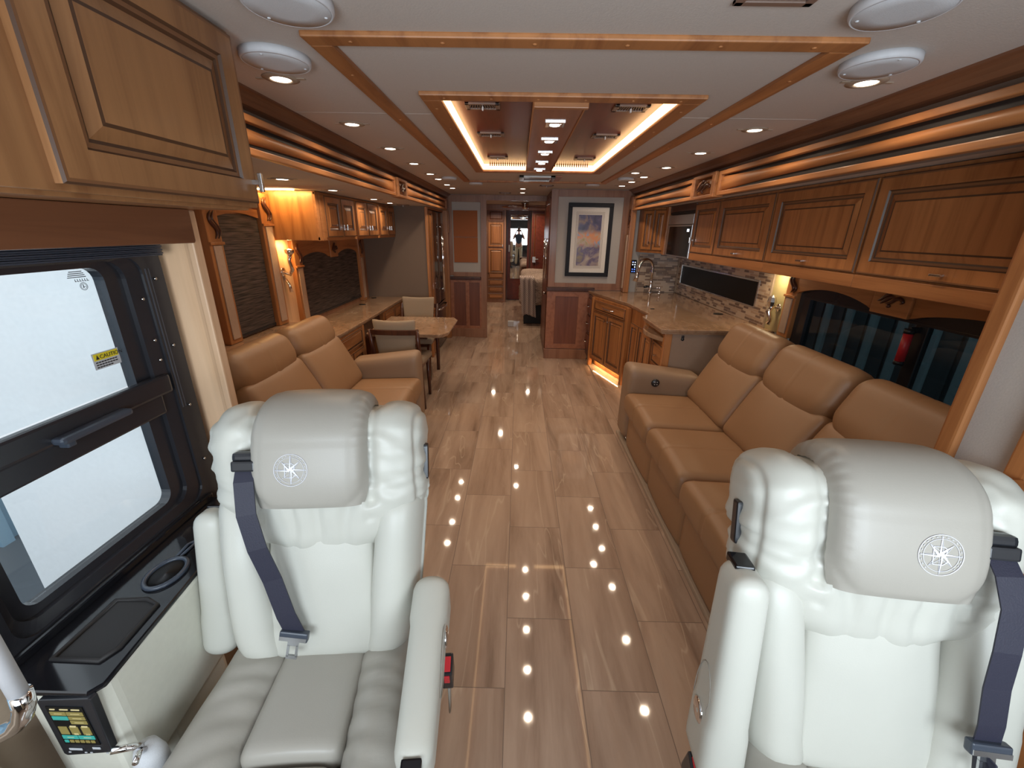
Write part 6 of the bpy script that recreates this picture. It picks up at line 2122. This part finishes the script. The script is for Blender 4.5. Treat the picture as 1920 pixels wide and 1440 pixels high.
J = [(V(0, 0, 0.98), (0.15, 0.11)), (V(0, 0, 1.18), (0.135, 0.10)), (V(0, 0, 1.38), (0.165, 0.11)), (V(0, 0.0, 1.48), (0.075, 0.07)), (V(0, 0.01, 1.54), (0.055, 0.055)),
     (V(0, 0.02, 1.61), (0.075, 0.085)), (V(0, 0.02, 1.70), (0.080, 0.095)), (V(0, 0.015, 1.76), (0.055, 0.07)),
     (V(-0.18, 0.0, 1.42), 0.058), (V(-0.27, 0.10, 1.25), 0.045), (V(-0.20, 0.25, 1.44), 0.034), (V(-0.115, 0.31, 1.60), 0.026),
     (V(0.18, 0.0, 1.42), 0.058), (V(0.27, 0.10, 1.25), 0.045), (V(0.20, 0.25, 1.44), 0.034), (V(0.115, 0.31, 1.60), 0.026),
     (V(-0.09, 0, 0.90), 0.09), (V(-0.11, 0.01, 0.50), 0.058), (V(-0.12, -0.02, 0.09), 0.042), (V(-0.125, 0.09, 0.04), 0.035),
     (V(0.09, 0, 0.90), 0.09), (V(0.11, 0.01, 0.50), 0.058), (V(0.12, -0.02, 0.09), 0.042), (V(0.125, 0.09, 0.04), 0.035)]
E_ = [(0, 1), (1, 2), (2, 3), (3, 4), (4, 5), (5, 6), (6, 7), (2, 8), (8, 9), (9, 10), (10, 11), (2, 12), (12, 13), (13, 14), (14, 15), (0, 16), (16, 17), (17, 18), (18, 19), (0, 20), (20, 21), (21, 22), (22, 23)]
# fingers: four and a thumb on each hand, wrapped around the phone's ends
for sgn_, wrist in ((-1, 11), (1, 15)):
    J.append((V(sgn_ * 0.098, 0.335, 1.645), (0.030, 0.016))); palm = len(J) - 1
    E_.append((wrist, palm))
    for k in range(4):
        z = 1.680 - k * 0.020
        J.append((V(sgn_ * 0.088, 0.352, z), 0.0090)); a = len(J) - 1
        J.append((V(sgn_ * 0.066, 0.385, z + 0.002), 0.0080)); b = len(J) - 1
        J.append((V(sgn_ * (0.050 + 0.003 * k), 0.383, z), 0.0072)); c = len(J) - 1
        E_ += [(palm, a), (a, b), (b, c)]
    J.append((V(sgn_ * 0.085, 0.330, 1.605), 0.011)); a = len(J) - 1
    J.append((V(sgn_ * 0.060, 0.338, 1.603), 0.009)); b = len(J) - 1
    E_ += [(palm, a), (a, b)]
skin_body('body', J, E_, 'skin', t, 2)
J2 = [(V(0, 0, 0.96), (0.165, 0.125)), (V(0, 0, 1.18), (0.155, 0.118)), (V(0, 0, 1.38), (0.182, 0.125)), (V(0, 0, 1.475), (0.085, 0.08)),
      (V(-0.185, 0.0, 1.42), 0.072), (V(-0.25, 0.07, 1.30), 0.064), (V(0.185, 0.0, 1.42), 0.072), (V(0.25, 0.07, 1.30), 0.064)]
skin_body('shirt', J2, [(0, 1), (1, 2), (2, 3), (2, 4), (4, 5), (2, 6), (6, 7)], 'navy_cloth', t, 2)
J3 = [(V(0, 0, 0.98), (0.168, 0.128)), (V(-0.09, 0, 0.88), 0.105), (V(-0.11, 0.01, 0.50), 0.078), (V(-0.12, -0.015, 0.07), 0.066),
      (V(0.09, 0, 0.88), 0.105), (V(0.11, 0.01, 0.50), 0.078), (V(0.12, -0.015, 0.07), 0.066)]
skin_body('trousers', J3, [(0, 1), (1, 2), (2, 3), (0, 4), (4, 5), (5, 6)], 'khaki_cloth', t, 2)
mb = MB().lathe([(0.075, 1.70), (0.090, 1.745), (0.085, 1.79), (0.05, 1.825), (0, 1.832)], (0, 0.0, 0), 'z', 20, sy=1.15)
o = link_mesh('hair', mb, 'hair'); o.parent = t
for s in (-1, 1):
    o = link_mesh('shoe', MB().cushion((s * 0.125, 0.05, 0.045), (0.10, 0.28, 0.085), 0.035, (8, 12, 5)), 'black_plastic'); o.parent = t
    o = link_mesh('eye', MB().lathe([(0, -0.008), (0.008, -0.004), (0.010, 0.0), (0.008, 0.004), (0, 0.008)], (s * 0.031, 0.108, 1.695), 'z', 10), 'ink'); o.parent = t
    o = link_mesh('ear', MB().cushion((s * 0.083, 0.01, 1.68), (0.016, 0.035, 0.06), 0.008, (4, 4, 5)), 'skin'); o.parent = t
o = link_mesh('nose', MB().cushion((0, 0.122, 1.668), (0.026, 0.03, 0.045), 0.012, (5, 5, 5)), 'skin'); o.parent = t
o = link_mesh('mouth', MB().cushion((0, 0.108, 1.630), (0.048, 0.012, 0.012), 0.006, (6, 4, 4)), 'red_plastic'); o.parent = t
mb = MB().box(-0.080, 0.080, -0.048, -0.038, 1.612, 1.690, 0.003)
single('phone', mb, 'black_plastic', 'dark phone held up horizontally by the photographer', 'phone')
